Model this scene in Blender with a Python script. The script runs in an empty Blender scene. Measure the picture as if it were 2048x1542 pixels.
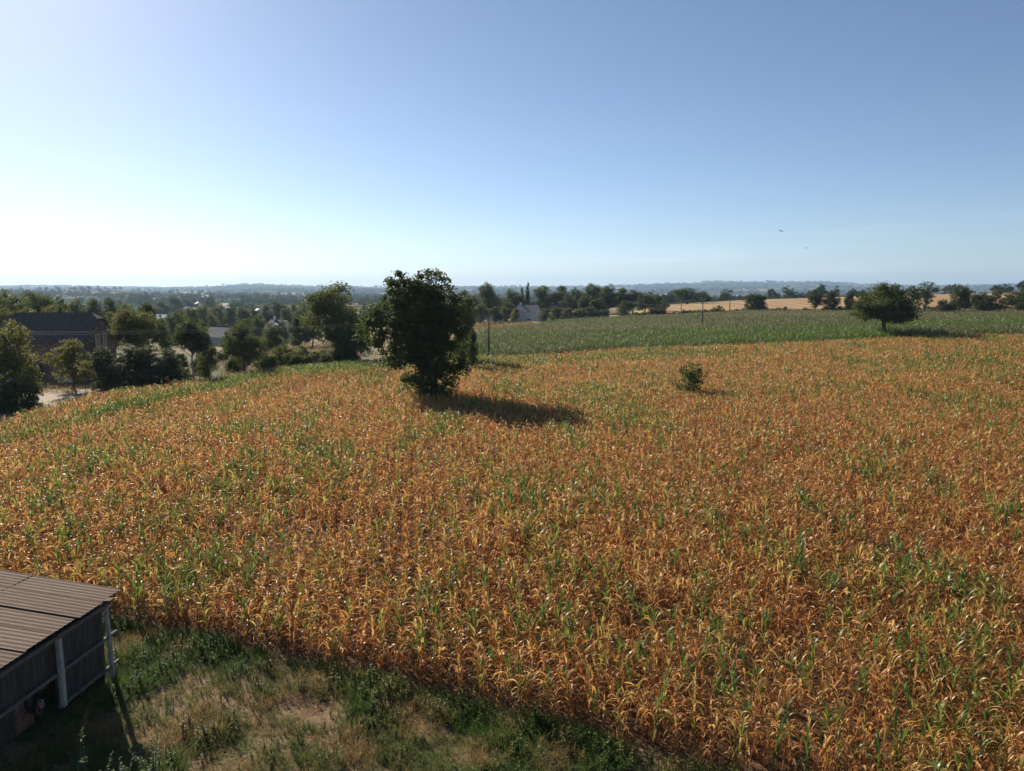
import bpy, math, random
import numpy as np
from mathutils import Vector, Matrix

# ------------------------------------------------------------------ camera, sky, sun, exposure
scene = bpy.context.scene
EYE = 12.0
PITCH = math.radians(7.34)
FPX = 1482.0
cam_d = bpy.data.cameras.new("camera")
cam_d.sensor_width = 36.0
cam_d.lens = 36.0 * FPX / 2048.0
cam_d.clip_start = 0.1
cam_d.clip_end = 60000
cam = bpy.data.objects.new("camera", cam_d)
scene.collection.objects.link(cam)
cam.location = (0, 0, EYE)
cam.rotation_euler = (math.radians(90) - PITCH, 0, 0)
scene.camera = cam

SUN_AZ = math.radians(-36)      # measured from +Y, negative = to the left of the view
SUN_EL = math.radians(28.5)
world = bpy.data.worlds.new("World")
scene.world = world
world.use_nodes = True
wn = world.node_tree
wn.nodes.clear()
w_out = wn.nodes.new("ShaderNodeOutputWorld")
w_bg = wn.nodes.new("ShaderNodeBackground")
w_sky = wn.nodes.new("ShaderNodeTexSky")
w_sky.sky_type = 'NISHITA'
w_sky.sun_disc = False
w_sky.sun_elevation = SUN_EL
w_sky.sun_rotation = SUN_AZ
w_sky.altitude = 500
w_sky.air_density = 0.75
w_sky.dust_density = 0.4
w_sky.ozone_density = 2.2
w_bg.inputs['Strength'].default_value = 0.071
# faint cirrus streaks low over the horizon, drawn from the view direction all the way round
w_tc = wn.nodes.new("ShaderNodeTexCoord")
w_map = wn.nodes.new("ShaderNodeMapping")
w_map.inputs['Scale'].default_value = (2.2, 2.2, 34.0)
w_map.inputs['Rotation'].default_value = (0.03, 0.02, 0.4)
w_noise = wn.nodes.new("ShaderNodeTexNoise")
w_noise.inputs['Scale'].default_value = 1.6
w_noise.inputs['Detail'].default_value = 7
w_noise.inputs['Roughness'].default_value = 0.62
w_ramp = wn.nodes.new("ShaderNodeValToRGB")
w_ramp.color_ramp.elements[0].position = 0.50
w_ramp.color_ramp.elements[0].color = (0, 0, 0, 1)
w_ramp.color_ramp.elements[1].position = 0.72
w_ramp.color_ramp.elements[1].color = (0.35, 0.35, 0.35, 1)
w_sep = wn.nodes.new("ShaderNodeSeparateXYZ")
w_lo = wn.nodes.new("ShaderNodeMapRange")
w_lo.inputs['From Min'].default_value = 0.10
w_lo.inputs['From Max'].default_value = 0.04
w_mul = wn.nodes.new("ShaderNodeMath"); w_mul.operation = 'MULTIPLY'
w_mix = wn.nodes.new("ShaderNodeMixRGB")
w_mix.inputs['Color2'].default_value = (9.5, 9.8, 10.2, 1)
L = wn.links.new
L(w_tc.outputs['Generated'], w_map.inputs['Vector'])
L(w_map.outputs['Vector'], w_noise.inputs['Vector'])
L(w_noise.outputs['Fac'], w_ramp.inputs['Fac'])
L(w_tc.outputs['Generated'], w_sep.inputs['Vector'])
L(w_sep.outputs['Z'], w_lo.inputs['Value'])
L(w_ramp.outputs['Color'], w_mul.inputs[0])
L(w_lo.outputs['Result'], w_mul.inputs[1])
L(w_mul.outputs['Value'], w_mix.inputs['Fac'])
L(w_sky.outputs['Color'], w_mix.inputs['Color1'])
L(w_mix.outputs['Color'], w_bg.inputs['Color'])
L(w_bg.outputs['Background'], w_out.inputs['Surface'])

sun_d = bpy.data.lights.new("sun", 'SUN')
sun_d.energy = 5.0
sun_d.angle = math.radians(0.53)
sun_d.color = (1.0, 0.88, 0.70)
sun = bpy.data.objects.new("sun", sun_d)
scene.collection.objects.link(sun)
sdir = Vector((math.sin(SUN_AZ) * math.cos(SUN_EL), math.cos(SUN_AZ) * math.cos(SUN_EL), math.sin(SUN_EL)))
sun.rotation_euler = sdir.to_track_quat('Z', 'Y').to_euler()
sun.location = sdir * 200

scene.view_settings.view_transform = 'Standard'
scene.view_settings.look = 'None'
scene.view_settings.exposure = 0.7
scene.view_settings.gamma = 1.0
scene.view_settings.use_curve_mapping = False
scene.render.engine = 'CYCLES'
scene.cycles.max_bounces = 5
scene.cycles.diffuse_bounces = 2
scene.cycles.glossy_bounces = 2
scene.cycles.transmission_bounces = 3
scene.cycles.volume_bounces = 0
scene.cycles.use_denoising = True

# ------------------------------------------------------------------ helpers
COL = scene.collection
rng = np.random.default_rng(11)
CP, SP = math.cos(PITCH), math.sin(PITCH)


def slope(py):
    """downward slope of the sight line through picture row py"""
    v = 771.0 - py
    return -(-FPX * SP + v * CP) / (FPX * CP + v * SP)


def tag(o, label=None, cat=None, group=None, kind=None):
    if label: o["label"] = label
    if cat: o["category"] = cat
    if group: o["group"] = group
    if kind: o["kind"] = kind
    return o


def link(o, parent=None):
    COL.objects.link(o)
    if parent is not None:
        o.parent = parent
    return o


def empty(name, loc=(0, 0, 0), rz=0.0):
    o = bpy.data.objects.new(name, None)
    o.empty_display_size = 0.3
    COL.objects.link(o)
    o.location = loc
    o.rotation_euler = (0, 0, rz)
    return o


def raw_mesh(name, V, F, mat=None, smooth=False, attrs=None):
    """V (n,3); F (m,k) uniform faces"""
    V = np.asarray(V, dtype=np.float32)
    F = np.asarray(F, dtype=np.int32)
    me = bpy.data.meshes.new(name)
    me.vertices.add(len(V))
    me.vertices.foreach_set("co", V.ravel())
    m, k = F.shape
    me.loops.add(m * k)
    me.loops.foreach_set("vertex_index", F.ravel())
    me.polygons.add(m)
    me.polygons.foreach_set("loop_start", np.arange(0, m * k, k, dtype=np.int32))
    if smooth:
        me.polygons.foreach_set("use_smooth", np.ones(m, dtype=bool))
    if attrs:
        for nm, (typ, arr) in attrs.items():
            a = me.attributes.new(nm, typ, 'POINT')
            a.data.foreach_set("color" if typ == 'FLOAT_COLOR' else "value", np.asarray(arr, dtype=np.float32).ravel())
    me.update()
    me.validate()
    if mat is not None:
        me.materials.append(mat)
    return me


class MB:
    """collects quads (triangles repeat the last corner) for one mesh"""

    def __init__(self):
        self.v = []
        self.f = []

    def quad(self, *pts):
        n = len(self.v)
        self.v += [tuple(p) for p in pts]
        self.f.append(tuple(range(n, n + len(pts))))

    def box(self, c, s, rz=0.0):
        cx, cy, cz = c
        hx, hy, hz = s[0] / 2, s[1] / 2, s[2] / 2
        co, si = math.cos(rz), math.sin(rz)
        n = len(self.v)
        for dx, dy, dz in ((-1, -1, -1), (1, -1, -1), (1, 1, -1), (-1, 1, -1), (-1, -1, 1), (1, -1, 1), (1, 1, 1), (-1, 1, 1)):
            x, y = dx * hx, dy * hy
            self.v.append((cx + x * co - y * si, cy + x * si + y * co, cz + dz * hz))
        for q in ((0, 3, 2, 1), (4, 5, 6, 7), (0, 1, 5, 4), (1, 2, 6, 5), (2, 3, 7, 6), (3, 0, 4, 7)):
            self.f.append(tuple(n + i for i in q))

    def tube(self, pts, radii, sides=6, cap=True):
        pts = [Vector(p) for p in pts]
        n0 = len(self.v)
        up = Vector((0.31, 0.17, 0.93)).normalized()
        for i, p in enumerate(pts):
            d = (pts[min(i + 1, len(pts) - 1)] - pts[max(i - 1, 0)])
            d = d.normalized() if d.length > 1e-9 else Vector((0, 0, 1))
            a = d.cross(up)
            if a.length < 1e-3:
                a = d.cross(Vector((1, 0, 0)))
            a.normalize()
            b = d.cross(a)
            r = radii[i]
            for k in range(sides):
                t = 2 * math.pi * k / sides
                self.v.append(tuple(p + a * (r * math.cos(t)) + b * (r * math.sin(t))))
        for i in range(len(pts) - 1):
            for k in range(sides):
                k2 = (k + 1) % sides
                self.f.append((n0 + i * sides + k, n0 + i * sides + k2, n0 + (i + 1) * sides + k2, n0 + (i + 1) * sides + k))
        if cap:
            self.f.append(tuple(n0 + k for k in range(sides))[::-1])
            self.f.append(tuple(n0 + (len(pts) - 1) * sides + k for k in range(sides)))

    def mesh(self, name, mat=None, smooth=False):
        me = bpy.data.meshes.new(name)
        me.from_pydata(self.v, [], self.f)
        if smooth:
            me.polygons.foreach_set("use_smooth", [True] * len(me.polygons))
        me.update()
        if mat:
            me.materials.append(mat)
        return me

    def build(self, name, mat, parent=None, smooth=False):
        return link(bpy.data.objects.new(name, self.mesh(name, mat, smooth)), parent)


def hash2(ix, iy, seed):
    h = (ix.astype(np.int64) * 374761393 + iy.astype(np.int64) * 668265263 + seed * 974711) & 0xFFFFFFFF
    h = ((h ^ (h >> 13)) * 1274126177) & 0xFFFFFFFF
    return ((h ^ (h >> 16)) & 0xFFFF) / 65535.0


def vnoise(x, y, seed=0):
    x = np.asarray(x, dtype=float); y = np.asarray(y, dtype=float)
    ix = np.floor(x); iy = np.floor(y)
    fx = x - ix; fy = y - iy
    fx = fx * fx * (3 - 2 * fx); fy = fy * fy * (3 - 2 * fy)
    a = hash2(ix, iy, seed); b = hash2(ix + 1, iy, seed)
    c = hash2(ix, iy + 1, seed); d = hash2(ix + 1, iy + 1, seed)
    return (a * (1 - fx) + b * fx) * (1 - fy) + (c * (1 - fx) + d * fx) * fy


def fbm(x, y, seed=0, octaves=4):
    s = 0; amp = 0.5; tot = 0
    for i in range(octaves):
        s = s + amp * vnoise(x * 2 ** i, y * 2 ** i, seed + i); tot += amp; amp *= 0.55
    return s / tot


# ------------------------------------------------------------------ terrain height
T_PX = np.array([-500, 0, 200, 450, 600, 900, 1100, 1300, 1500, 1800, 2048, 2600], float)
T_D = np.array([0, 30, 60, 100, 140, 200, 280, 330, 420, 520, 700, 1000, 1500, 2200, 3000, 4000, 6000, 9000, 12000, 16000], float)
#           0  30   60   100   140  200   280   330   420   520   700  1000  1500  2200  3000  4000
T_Z = [
    [0, 0, 0.0, 0.0, -1.0, -2.0, -4.5, -6.0, -8.0, -10, -12, -12, -9, 0, 10, 10],
    [0, 0, 0.0, 0.0, -1.0, -2.0, -4.5, -6.0, -9.0, -11, -13, -13, -10, -4, 8, 0],
    [0, 0, 0.0, 0.0, -1.2, -3.0, -6.5, -9.0, -12., -13, -14, -14, -12, -8, 16, 0],
    [0, 0, 0.0, -.4, -2.0, -5.0, -10., -12., -14., -15, -14, -11, -12, -12, -8, -8],
    [0, 0, 0.0, 0.0, -1.0, -3.2, -7.0, -9.0, -12., -14, -15, -14, -14, -14, -12, -10],
    [0, 0, 0.0, 0.0, 0.0, -0.4, -1.2, -1.8, -3.0, -5., -9., -12, -14, -16, -16, -12],
    [0, 0, 0.1, 0.2, 0.3, 0.1, -0.7, -1.2, -2.0, -3., -8., -12, -16, -18, -18, -12],
    [0, 0, 0.2, 0.7, 1.0, 0.9, 0.8, 1.3, 3.0, 1.5, -4., -10, -16, -20, -20, -12],
    [0, 0, 0.3, 1.0, 1.6, 1.6, 2.6, 2.9, 5.7, 5.8, -2., -10, -16, -20, -20, -12],
    [0, 0, 0.8, 2.0, 3.0, 2.7, 2.7, 3.5, 6.9, 8.8, 3.0, -8., -16, -20, -20, -12],
    [0, 0, 1.0, 2.4, 3.4, 3.0, 2.9, 3.8, 8.3, 10.4, 8.0, -2., -14, -20, -20, -12],
    [0, 0, 1.2, 2.8, 3.8, 3.4, 3.2, 4.4, 9.2, 11.5, 10., 2.0, -12, -20, -20, -12],
]
R_PX = np.array([-600, 0, 100, 200, 330, 390, 430, 470, 520, 560, 620, 700, 740, 940, 1000, 1150, 1240, 1300, 1400, 1450, 1500, 1560, 1620, 1660, 1720, 1800, 1900, 2048, 2600], float)
R_Y = np.array([573, 572, 571, 573, 576, 574, 571, 568.5, 567.5, 570, 575, 573, 575, 574, 575, 574, 571, 568, 564.5, 563.8, 563.2, 566, 564.5, 565, 568.5, 570.5, 570.5, 567.5, 570], float)


def _table():
    P = np.linspace(-500, 2600, 311)
    u = np.linspace(0, math.log(16000 / 20 + 1), 420)
    D = 20 * (np.exp(u) - 1)
    base = np.zeros((len(T_PX), len(D)))
    for i, row in enumerate(T_Z):
        ry = np.interp(T_PX[i], R_PX, R_Y)
        top = 12 - 9500 * slope(ry)
        full = list(row) + [top * 0.35 - 14, top, top * 0.5, -150]
        base[i] = np.interp(D, T_D, full)
    Z = np.stack([np.interp(P, T_PX, base[:, j]) for j in range(len(D))], axis=1)
    # ridge line replaced column by column for far distances
    tops = np.array([12 - 9000 * slope(y) for y in np.interp(P, R_PX, R_Y)])
    far = D > 4000
    for j in np.where(far)[0]:
        d = D[j]
        f = np.interp(d, [4000, 5200, 6600, 9000, 11000, 16000], [0, .10, .42, 1.0, .75, -0.6])
        Z[:, j] = Z[:, j] * 0 + -12 * (1 - max(f, 0)) + tops * f
    k = np.array([1, 4, 6, 4, 1.0]); k /= k.sum()
    nf = ~far
    for it in range(5):
        Zp = np.pad(Z, ((2, 2), (0, 0)), mode='edge')
        Zs = sum(k[i] * Zp[i:i + Z.shape[0]] for i in range(5))
        Z[:, nf] = Zs[:, nf]
        Zp = np.pad(Z, ((0, 0), (2, 2)), mode='edge')
        Z = sum(k[i] * Zp[:, i:i + Z.shape[1]] for i in range(5))
    return P, u, Z


TP, TU, TZ = _table()


def zt(x, y):
    """ground height (metres) at x, y"""
    x = np.asarray(x, float); y = np.asarray(y, float)
    r = np.hypot(x, y)
    yy = np.maximum(y, 0.35 * r + 1e-3)
    p = np.clip(1024 + 1494 * x / np.maximum(yy, 25), -500, 2599)
    d = np.maximum(yy, 0)
    fi = (p + 500) / 10.0
    fj = np.log(d / 20 + 1) / TU[-1] * (len(TU) - 1)
    i = np.clip(fi.astype(int), 0, len(TP) - 2); j = np.clip(fj.astype(int), 0, len(TU) - 2)
    a = fi - i; b = np.clip(fj - j, 0, 1)
    z = (TZ[i, j] * (1 - a) + TZ[i + 1, j] * a) * (1 - b) + (TZ[i, j + 1] * (1 - a) + TZ[i + 1, j + 1] * a) * b
    return z


def zg(x, y):
    return float(zt(np.array([x]), np.array([y]))[0])


def ground_at(px, Y):
    """ground point that stands Y metres ahead, in picture column px"""
    X = (px - 1024) / FPX * Y
    for _ in range(4):
        z = zg(X, Y)
        X = (px - 1024) / FPX * (Y * CP + (EYE - z) * SP)
    return X, Y, zg(X, Y)


def px_scale(Y):
    return Y / FPX


def in_poly(x, y, poly):
    x = np.asarray(x); y = np.asarray(y)
    inside = np.zeros(x.shape, bool)
    n = len(poly)
    for i in range(n):
        x1, y1 = poly[i]; x2, y2 = poly[(i + 1) % n]
        c = ((y1 > y) != (y2 > y)) & (x < (x2 - x1) * (y - y1) / (y2 - y1 + 1e-12) + x1)
        inside ^= c
    return inside


MAIZE = [(60, -8), (22, 8.6), (4.9, 17.3), (2.1, 18.8), (-3.5, 21.5), (-14.9, 26.0), (-21, 28.4), (-44, 39), (-43.2, 52), (-42.6, 61), (-45, 78),
         (-38, 94), (-29, 110), (-20, 117), (-9, 119), (2, 121), (18, 128), (40, 130), (75, 131), (110, 131), (150, 128), (150, -8)]
GREEN = [(-14, 122), (2, 122.5), (18, 129), (40, 131), (75, 132), (110, 132), (150, 129), (260, 130), (260, 285), (120, 285), (60, 283), (28, 278), (18, 272), (8, 238), (-6, 205), (-14, 150)]
STUBBLE = None

# ------------------------------------------------------------------ materials


def new_mat(name):
    m = bpy.data.materials.new(name)
    m.use_nodes = True
    nt = m.node_tree
    nt.nodes.clear()
    out = nt.nodes.new("ShaderNodeOutputMaterial")
    return m, nt, out


def N(nt, typ, **kw):
    n = nt.nodes.new(typ)
    for k, v in kw.items():
        if k in n.inputs.keys() if hasattr(n.inputs, 'keys') else False:
            n.inputs[k].default_value = v
        else:
            setattr(n, k, v)
    return n


def ramp(nt, stops):
    r = nt.nodes.new("ShaderNodeValToRGB")
    el = r.color_ramp.elements
    while len(el) < len(stops):
        el.new(0.5)
    for e, (p, c) in zip(el, stops):
        e.position = p
        e.color = (*c, 1)
    return r


def simple_mat(name, c1, c2, scale=6.0, rough=0.85, detail=5, bump=0.0, stretch=(1, 1, 1), spec=0.3, lo=0.35, hi=0.68, metallic=0.0):
    m, nt, out = new_mat(name)
    tc = nt.nodes.new("ShaderNodeTexCoord")
    mp = nt.nodes.new("ShaderNodeMapping")
    mp.inputs['Scale'].default_value = stretch
    no = N(nt, "ShaderNodeTexNoise")
    no.inputs['Scale'].default_value = scale
    no.inputs['Detail'].default_value = detail
    no.inputs['Roughness'].default_value = 0.65
    rp = ramp(nt, [(lo, c1), (hi, c2)])
    b = nt.nodes.new("ShaderNodeBsdfPrincipled")
    b.inputs['Roughness'].default_value = rough
    b.inputs['Specular IOR Level'].default_value = spec
    b.inputs['Metallic'].default_value = metallic
    k = nt.links.new
    k(tc.outputs['Object'], mp.inputs['Vector']); k(mp.outputs['Vector'], no.inputs['Vector'])
    k(no.outputs['Fac'], rp.inputs['Fac']); k(rp.outputs['Color'], b.inputs['Base Color'])
    if bump > 0:
        bp = nt.nodes.new("ShaderNodeBump")
        bp.inputs['Strength'].default_value = bump
        bp.inputs['Distance'].default_value = 0.03
        k(no.outputs['Fac'], bp.inputs['Height']); k(bp.outputs['Normal'], b.inputs['Normal'])
    k(b.outputs['BSDF'], out.inputs['Surface'])
    return m


def leaf_mat(name, stops, src, src_type, var_attr, var_amount, translucent=0.45, rough=0.45, gloss=0.35, tipdry=0.0):
    """foliage: colour ramp over (per plant value + per leaf value); light passes through the blade"""
    m, nt, out = new_mat(name)
    k = nt.links.new
    a = nt.nodes.new("ShaderNodeAttribute"); a.attribute_type = src_type; a.attribute_name = src
    b = nt.nodes.new("ShaderNodeAttribute"); b.attribute_type = 'GEOMETRY'; b.attribute_name = var_attr
    sub = nt.nodes.new("ShaderNodeMath"); sub.operation = 'MULTIPLY_ADD'
    sub.inputs[1].default_value = var_amount; sub.inputs[2].default_value = -0.5 * var_amount
    add = nt.nodes.new("ShaderNodeMath"); add.operation = 'ADD'
    k(b.outputs['Fac'], sub.inputs[0]); k(sub.outputs[0], add.inputs[0]); k(a.outputs['Fac'], add.inputs[1])
    last = add
    if tipdry:
        t = nt.nodes.new("ShaderNodeAttribute"); t.attribute_type = 'GEOMETRY'; t.attribute_name = 'lt'
        ma = nt.nodes.new("ShaderNodeMath"); ma.operation = 'MULTIPLY_ADD'; ma.inputs[1].default_value = -tipdry
        k(t.outputs['Fac'], ma.inputs[0]); k(add.outputs[0], ma.inputs[2]); last = ma
    rp = ramp(nt, stops)
    k(last.outputs[0], rp.inputs['Fac'])
    p = nt.nodes.new("ShaderNodeBsdfPrincipled")
    p.inputs['Roughness'].default_value = rough
    p.inputs['Specular IOR Level'].default_value = gloss
    tr = nt.nodes.new("ShaderNodeBsdfTranslucent")
    mix = nt.nodes.new("ShaderNodeMixShader"); mix.inputs[0].default_value = translucent
    k(rp.outputs['Color'], p.inputs['Base Color'])
    gm = nt.nodes.new("ShaderNodeGamma"); gm.inputs['Gamma'].default_value = 0.92
    k(rp.outputs['Color'], gm.inputs['Color']); k(gm.outputs['Color'], tr.inputs['Color'])
    k(p.outputs['BSDF'], mix.inputs[1]); k(tr.outputs['BSDF'], mix.inputs[2])
    k(mix.outputs[0], out.inputs['Surface'])
    return m


M = {}
M['maize'] = leaf_mat("maize_leaf", [(0.0, (.27, .105, .032)), (0.16, (.58, .255, .068)), (0.30, (.66, .365, .12)), (0.42, (.50, .37, .11)),
                                     (0.52, (.34, .33, .06)), (0.66, (.12, .18, .032)), (1.0, (.05, .11, .022))],
                      "green", 'INSTANCER', "lv", 0.34, translucent=0.5, rough=0.40, gloss=0.5, tipdry=0.16)
M['maize_far'] = leaf_mat("maize_leaf_green", [(0.0, (.42, .23, .10)), (0.25, (.36, .26, .11)), (0.45, (.22, .205, .085)), (0.6, (.135, .15, .062)), (0.8, (.105, .15, .04)), (1.0, (.13, .24, .02))],
                          "green", 'INSTANCER', "lv", 0.38, translucent=0.4, rough=0.55, gloss=0.25)
M['stalk'] = leaf_mat("maize_stalk", [(0.0, (.22, .09, .03)), (0.4, (.34, .19, .07)), (0.6, (.20, .20, .05)), (1.0, (.09, .14, .03))],
                      "green", 'INSTANCER', "lv", 0.25, translucent=0.0, rough=0.5, gloss=0.4)
M['leaf'] = leaf_mat("tree_leaf", [(0.0, (.038, .052, .014)), (0.35, (.068, .090, .020)), (0.6, (.115, .130, .028)), (0.85, (.19, .165, .038)), (1.0, (.27, .19, .045))],
                     "tint", 'OBJECT', "lv", 0.36, translucent=0.5, rough=0.6, gloss=0.16)
M['leaf_far'] = leaf_mat("far_leaf", [(0.0, (.032, .050, .016)), (0.5, (.062, .085, .026)), (1.0, (.12, .125, .038))],
                         "tint", 'INSTANCER', "lv", 0.4, translucent=0.35, rough=0.8, gloss=0.05)
M['grass'] = leaf_mat("grass_blade", [(0.0, (.34, .19, .085)), (0.25, (.30, .22, .09)), (0.42, (.18, .18, .052)), (0.6, (.095, .145, .032)), (1.0, (.065, .14, .024))],
                      "green", 'INSTANCER', "lv", 0.35, translucent=0.4, rough=0.6, gloss=0.2)
M['weed'] = leaf_mat("weed_leaf", [(0.0, (.07, .11, .045)), (0.5, (.10, .15, .065)), (1.0, (.16, .20, .09))],
                     "green", 'OBJECT', "lv", 0.6, translucent=0.3, rough=0.6, gloss=0.15)
M['bark'] = simple_mat("bark", (.045, .034, .024), (.13, .10, .075), scale=7, stretch=(3, 3, .6), bump=0.6, rough=0.95)
M['bark_pale'] = simple_mat("bark_pale", (.14, .115, .09), (.30, .26, .21), scale=5, stretch=(3, 3, .5), bump=0.5, rough=0.95)
M['slate'] = simple_mat("slate_roof", (.07, .056, .048), (.15, .122, .105), scale=2.6, stretch=(1, 1, 4), bump=0.5, rough=0.9, spec=0.12)
M['slate_blue'] = simple_mat("slate_blue_roof", (.05, .062, .085), (.085, .10, .13), scale=1.5, stretch=(1, 1, 3), rough=0.85, spec=0.15)
M['roof_grey'] = simple_mat("grey_tile_roof", (.16, .14, .135), (.34, .30, .285), scale=1.7, bump=0.4, rough=0.8)
M['roof_tan'] = simple_mat("tan_tile_roof", (.33, .25, .18), (.46, .36, .27), scale=1.4, rough=0.85)
M['roof_red'] = simple_mat("red_tile_roof", (.30, .13, .07), (.42, .21, .12), scale=1.4, rough=0.85)
M['roof_bright'] = simple_mat("pale_glare_roof", (.46, .44, .42), (.60, .58, .55), scale=.8, rough=0.6, spec=0.35)  # pale roofing, with sun glare put into its base colour
M['wall_cream'] = simple_mat("cream_render", (.52, .46, .39), (.64, .58, .50), scale=.9, rough=0.9)
M['wall_white'] = simple_mat("white_render", (.66, .65, .62), (.78, .77, .74), scale=.9, rough=0.9)
M['wall_pale'] = simple_mat("pale_render", (.58, .57, .52), (.70, .68, .63), scale=.9, rough=0.9)
M['window'] = simple_mat("dark_glass", (.02, .024, .03), (.035, .04, .05), scale=1.0, rough=0.12, spec=0.6)
M['frame'] = simple_mat("white_paint", (.62, .61, .58), (.76, .75, .72), scale=3, rough=0.6)
M['stone_trim'] = simple_mat("pale_stone", (.36, .30, .25), (.50, .44, .38), scale=4, rough=0.9)
M['door'] = simple_mat("dark_timber", (.035, .028, .024), (.07, .055, .045), scale=3, stretch=(6, 6, .5), rough=0.8)
M['post_white'] = simple_mat("weathered_white_paint", (.12, .11, .10), (.36, .345, .32), scale=5, rough=0.75, stretch=(2, 2, .5), lo=.3, hi=.55)
M['timber'] = simple_mat("grey_timber", (.07, .058, .048), (.18, .155, .13), scale=5, stretch=(.6, .6, 4), rough=0.9, bump=0.3)
M['concrete'] = simple_mat("backlit_concrete", (.05, .045, .04), (.11, .10, .09), scale=4, rough=0.9)  # backlit shade of the poles put into a near-black base colour
M['wire'] = simple_mat("cable", (.20, .19, .19), (.32, .31, .30), scale=2, rough=0.45, spec=0.5)
M['steel'] = simple_mat("galvanised_steel", (.22, .22, .22), (.34, .34, .34), scale=4, rough=0.5, metallic=0.6)
M['black'] = simple_mat("dark_rubber", (.012, .012, .013), (.03, .03, .03), scale=8, rough=0.6)
M['rope_red'] = simple_mat("faded_red_cord", (.28, .07, .05), (.42, .14, .10), scale=9, rough=0.8)
M['rope_pale'] = simple_mat("pale_cord", (.40, .37, .33), (.58, .55, .50), scale=9, rough=0.8)
M['brick'] = simple_mat("old_brick", (.16, .075, .05), (.28, .15, .11), scale=5, rough=0.95, bump=0.4)
M['bird'] = simple_mat("dark_feathers", (.025, .025, .03), (.05, .05, .055), scale=6, rough=0.8)
M['white_panel'] = simple_mat("white_panel", (.50, .53, .58), (.62, .65, .70), scale=1.0, rough=0.5)


def stone_wall_mat():
    m, nt, out = new_mat("red_sandstone")
    k = nt.links.new
    tc = nt.nodes.new("ShaderNodeTexCoord")
    mp = nt.nodes.new("ShaderNodeMapping"); mp.inputs['Scale'].default_value = (2.6, 2.6, 5.0)
    vo = nt.nodes.new("ShaderNodeTexVoronoi"); vo.inputs['Scale'].default_value = 1.0
    no = nt.nodes.new("ShaderNodeTexNoise"); no.inputs['Scale'].default_value = .8; no.inputs['Detail'].default_value = 6
    sep = nt.nodes.new("ShaderNodeSeparateColor")
    rp = ramp(nt, [(0.1, (.08, .05, .04)), (0.45, (.16, .098, .073)), (0.8, (.25, .165, .125)), (1.0, (.34, .26, .21))])
    mx = nt.nodes.new("ShaderNodeMath"); mx.operation = 'MULTIPLY_ADD'; mx.inputs[1].default_value = .7
    ml = nt.nodes.new("ShaderNodeMath"); ml.operation = 'MULTIPLY'; ml.inputs[1].default_value = .45
    b = nt.nodes.new("ShaderNodeBsdfPrincipled"); b.inputs['Roughness'].default_value = .95
    bp = nt.nodes.new("ShaderNodeBump"); bp.inputs['Strength'].default_value = .5; bp.inputs['Distance'].default_value = .05
    k(tc.outputs['Object'], mp.inputs['Vector']); k(mp.outputs['Vector'], vo.inputs['Vector'])
    k(tc.outputs['Object'], no.inputs['Vector'])
    k(vo.outputs['Color'], sep.inputs['Color']); k(no.outputs['Fac'], ml.inputs[0])
    k(sep.outputs[0], mx.inputs[0]); k(ml.outputs[0], mx.inputs[2])
    k(mx.outputs[0], rp.inputs['Fac']); k(rp.outputs['Color'], b.inputs['Base Color'])
    k(vo.outputs['Distance'], bp.inputs['Height']); k(bp.outputs['Normal'], b.inputs['Normal'])
    k(b.outputs['BSDF'], out.inputs['Surface'])
    return m


M['stone'] = stone_wall_mat()


def ground_mat():
    """zone colours come with the mesh (col); noise breaks them into soil, dry and green patches"""
    m, nt, out = new_mat("ground_soil_grass")
    k = nt.links.new
    geo = nt.nodes.new("ShaderNodeNewGeometry")
    at = nt.nodes.new("ShaderNodeAttribute"); at.attribute_name = "col"
    n1 = nt.nodes.new("ShaderNodeTexNoise"); n1.inputs['Scale'].default_value = 2.4; n1.inputs['Detail'].default_value = 9; n1.inputs['Roughness'].default_value = .7
    n2 = nt.nodes.new("ShaderNodeTexNoise"); n2.inputs['Scale'].default_value = .035; n2.inputs['Detail'].default_value = 8; n2.inputs['Roughness'].default_value = .65
    k(geo.outputs['Position'], n1.inputs['Vector']); k(geo.outputs['Position'], n2.inputs['Vector'])
    n1.inputs['Scale'].default_value = 5.5
    r1 = ramp(nt, [(0.32, (.38, .36, .34)), (0.5, (.95, .93, .9)), (0.68, (1.55, 1.52, 1.5))])
    r2 = ramp(nt, [(0.35, (.75, .80, .75)), (0.65, (1.25, 1.2, 1.15))])
    k(n1.outputs['Fac'], r1.inputs['Fac']); k(n2.outputs['Fac'], r2.inputs['Fac'])
    a = nt.nodes.new("ShaderNodeMixRGB"); a.blend_type = 'MULTIPLY'; a.inputs[0].default_value = 1
    b = nt.nodes.new("ShaderNodeMixRGB"); b.blend_type = 'MULTIPLY'; b.inputs[0].default_value = 1
    k(at.outputs['Color'], a.inputs[1]); k(r1.outputs['Color'], a.inputs[2])
    k(a.outputs['Color'], b.inputs[1]); k(r2.outputs['Color'], b.inputs[2])
    bs = nt.nodes.new("ShaderNodeBsdfPrincipled"); bs.inputs['Roughness'].default_value = .95; bs.inputs['Specular IOR Level'].default_value = .15
    bp = nt.nodes.new("ShaderNodeBump"); bp.inputs['Strength'].default_value = .7; bp.inputs['Distance'].default_value = .06
    k(n1.outputs['Fac'], bp.inputs['Height']); k(bp.outputs['Normal'], bs.inputs['Normal'])
    k(b.outputs['Color'], bs.inputs['Base Color']); k(bs.outputs['BSDF'], out.inputs['Surface'])
    return m


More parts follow.
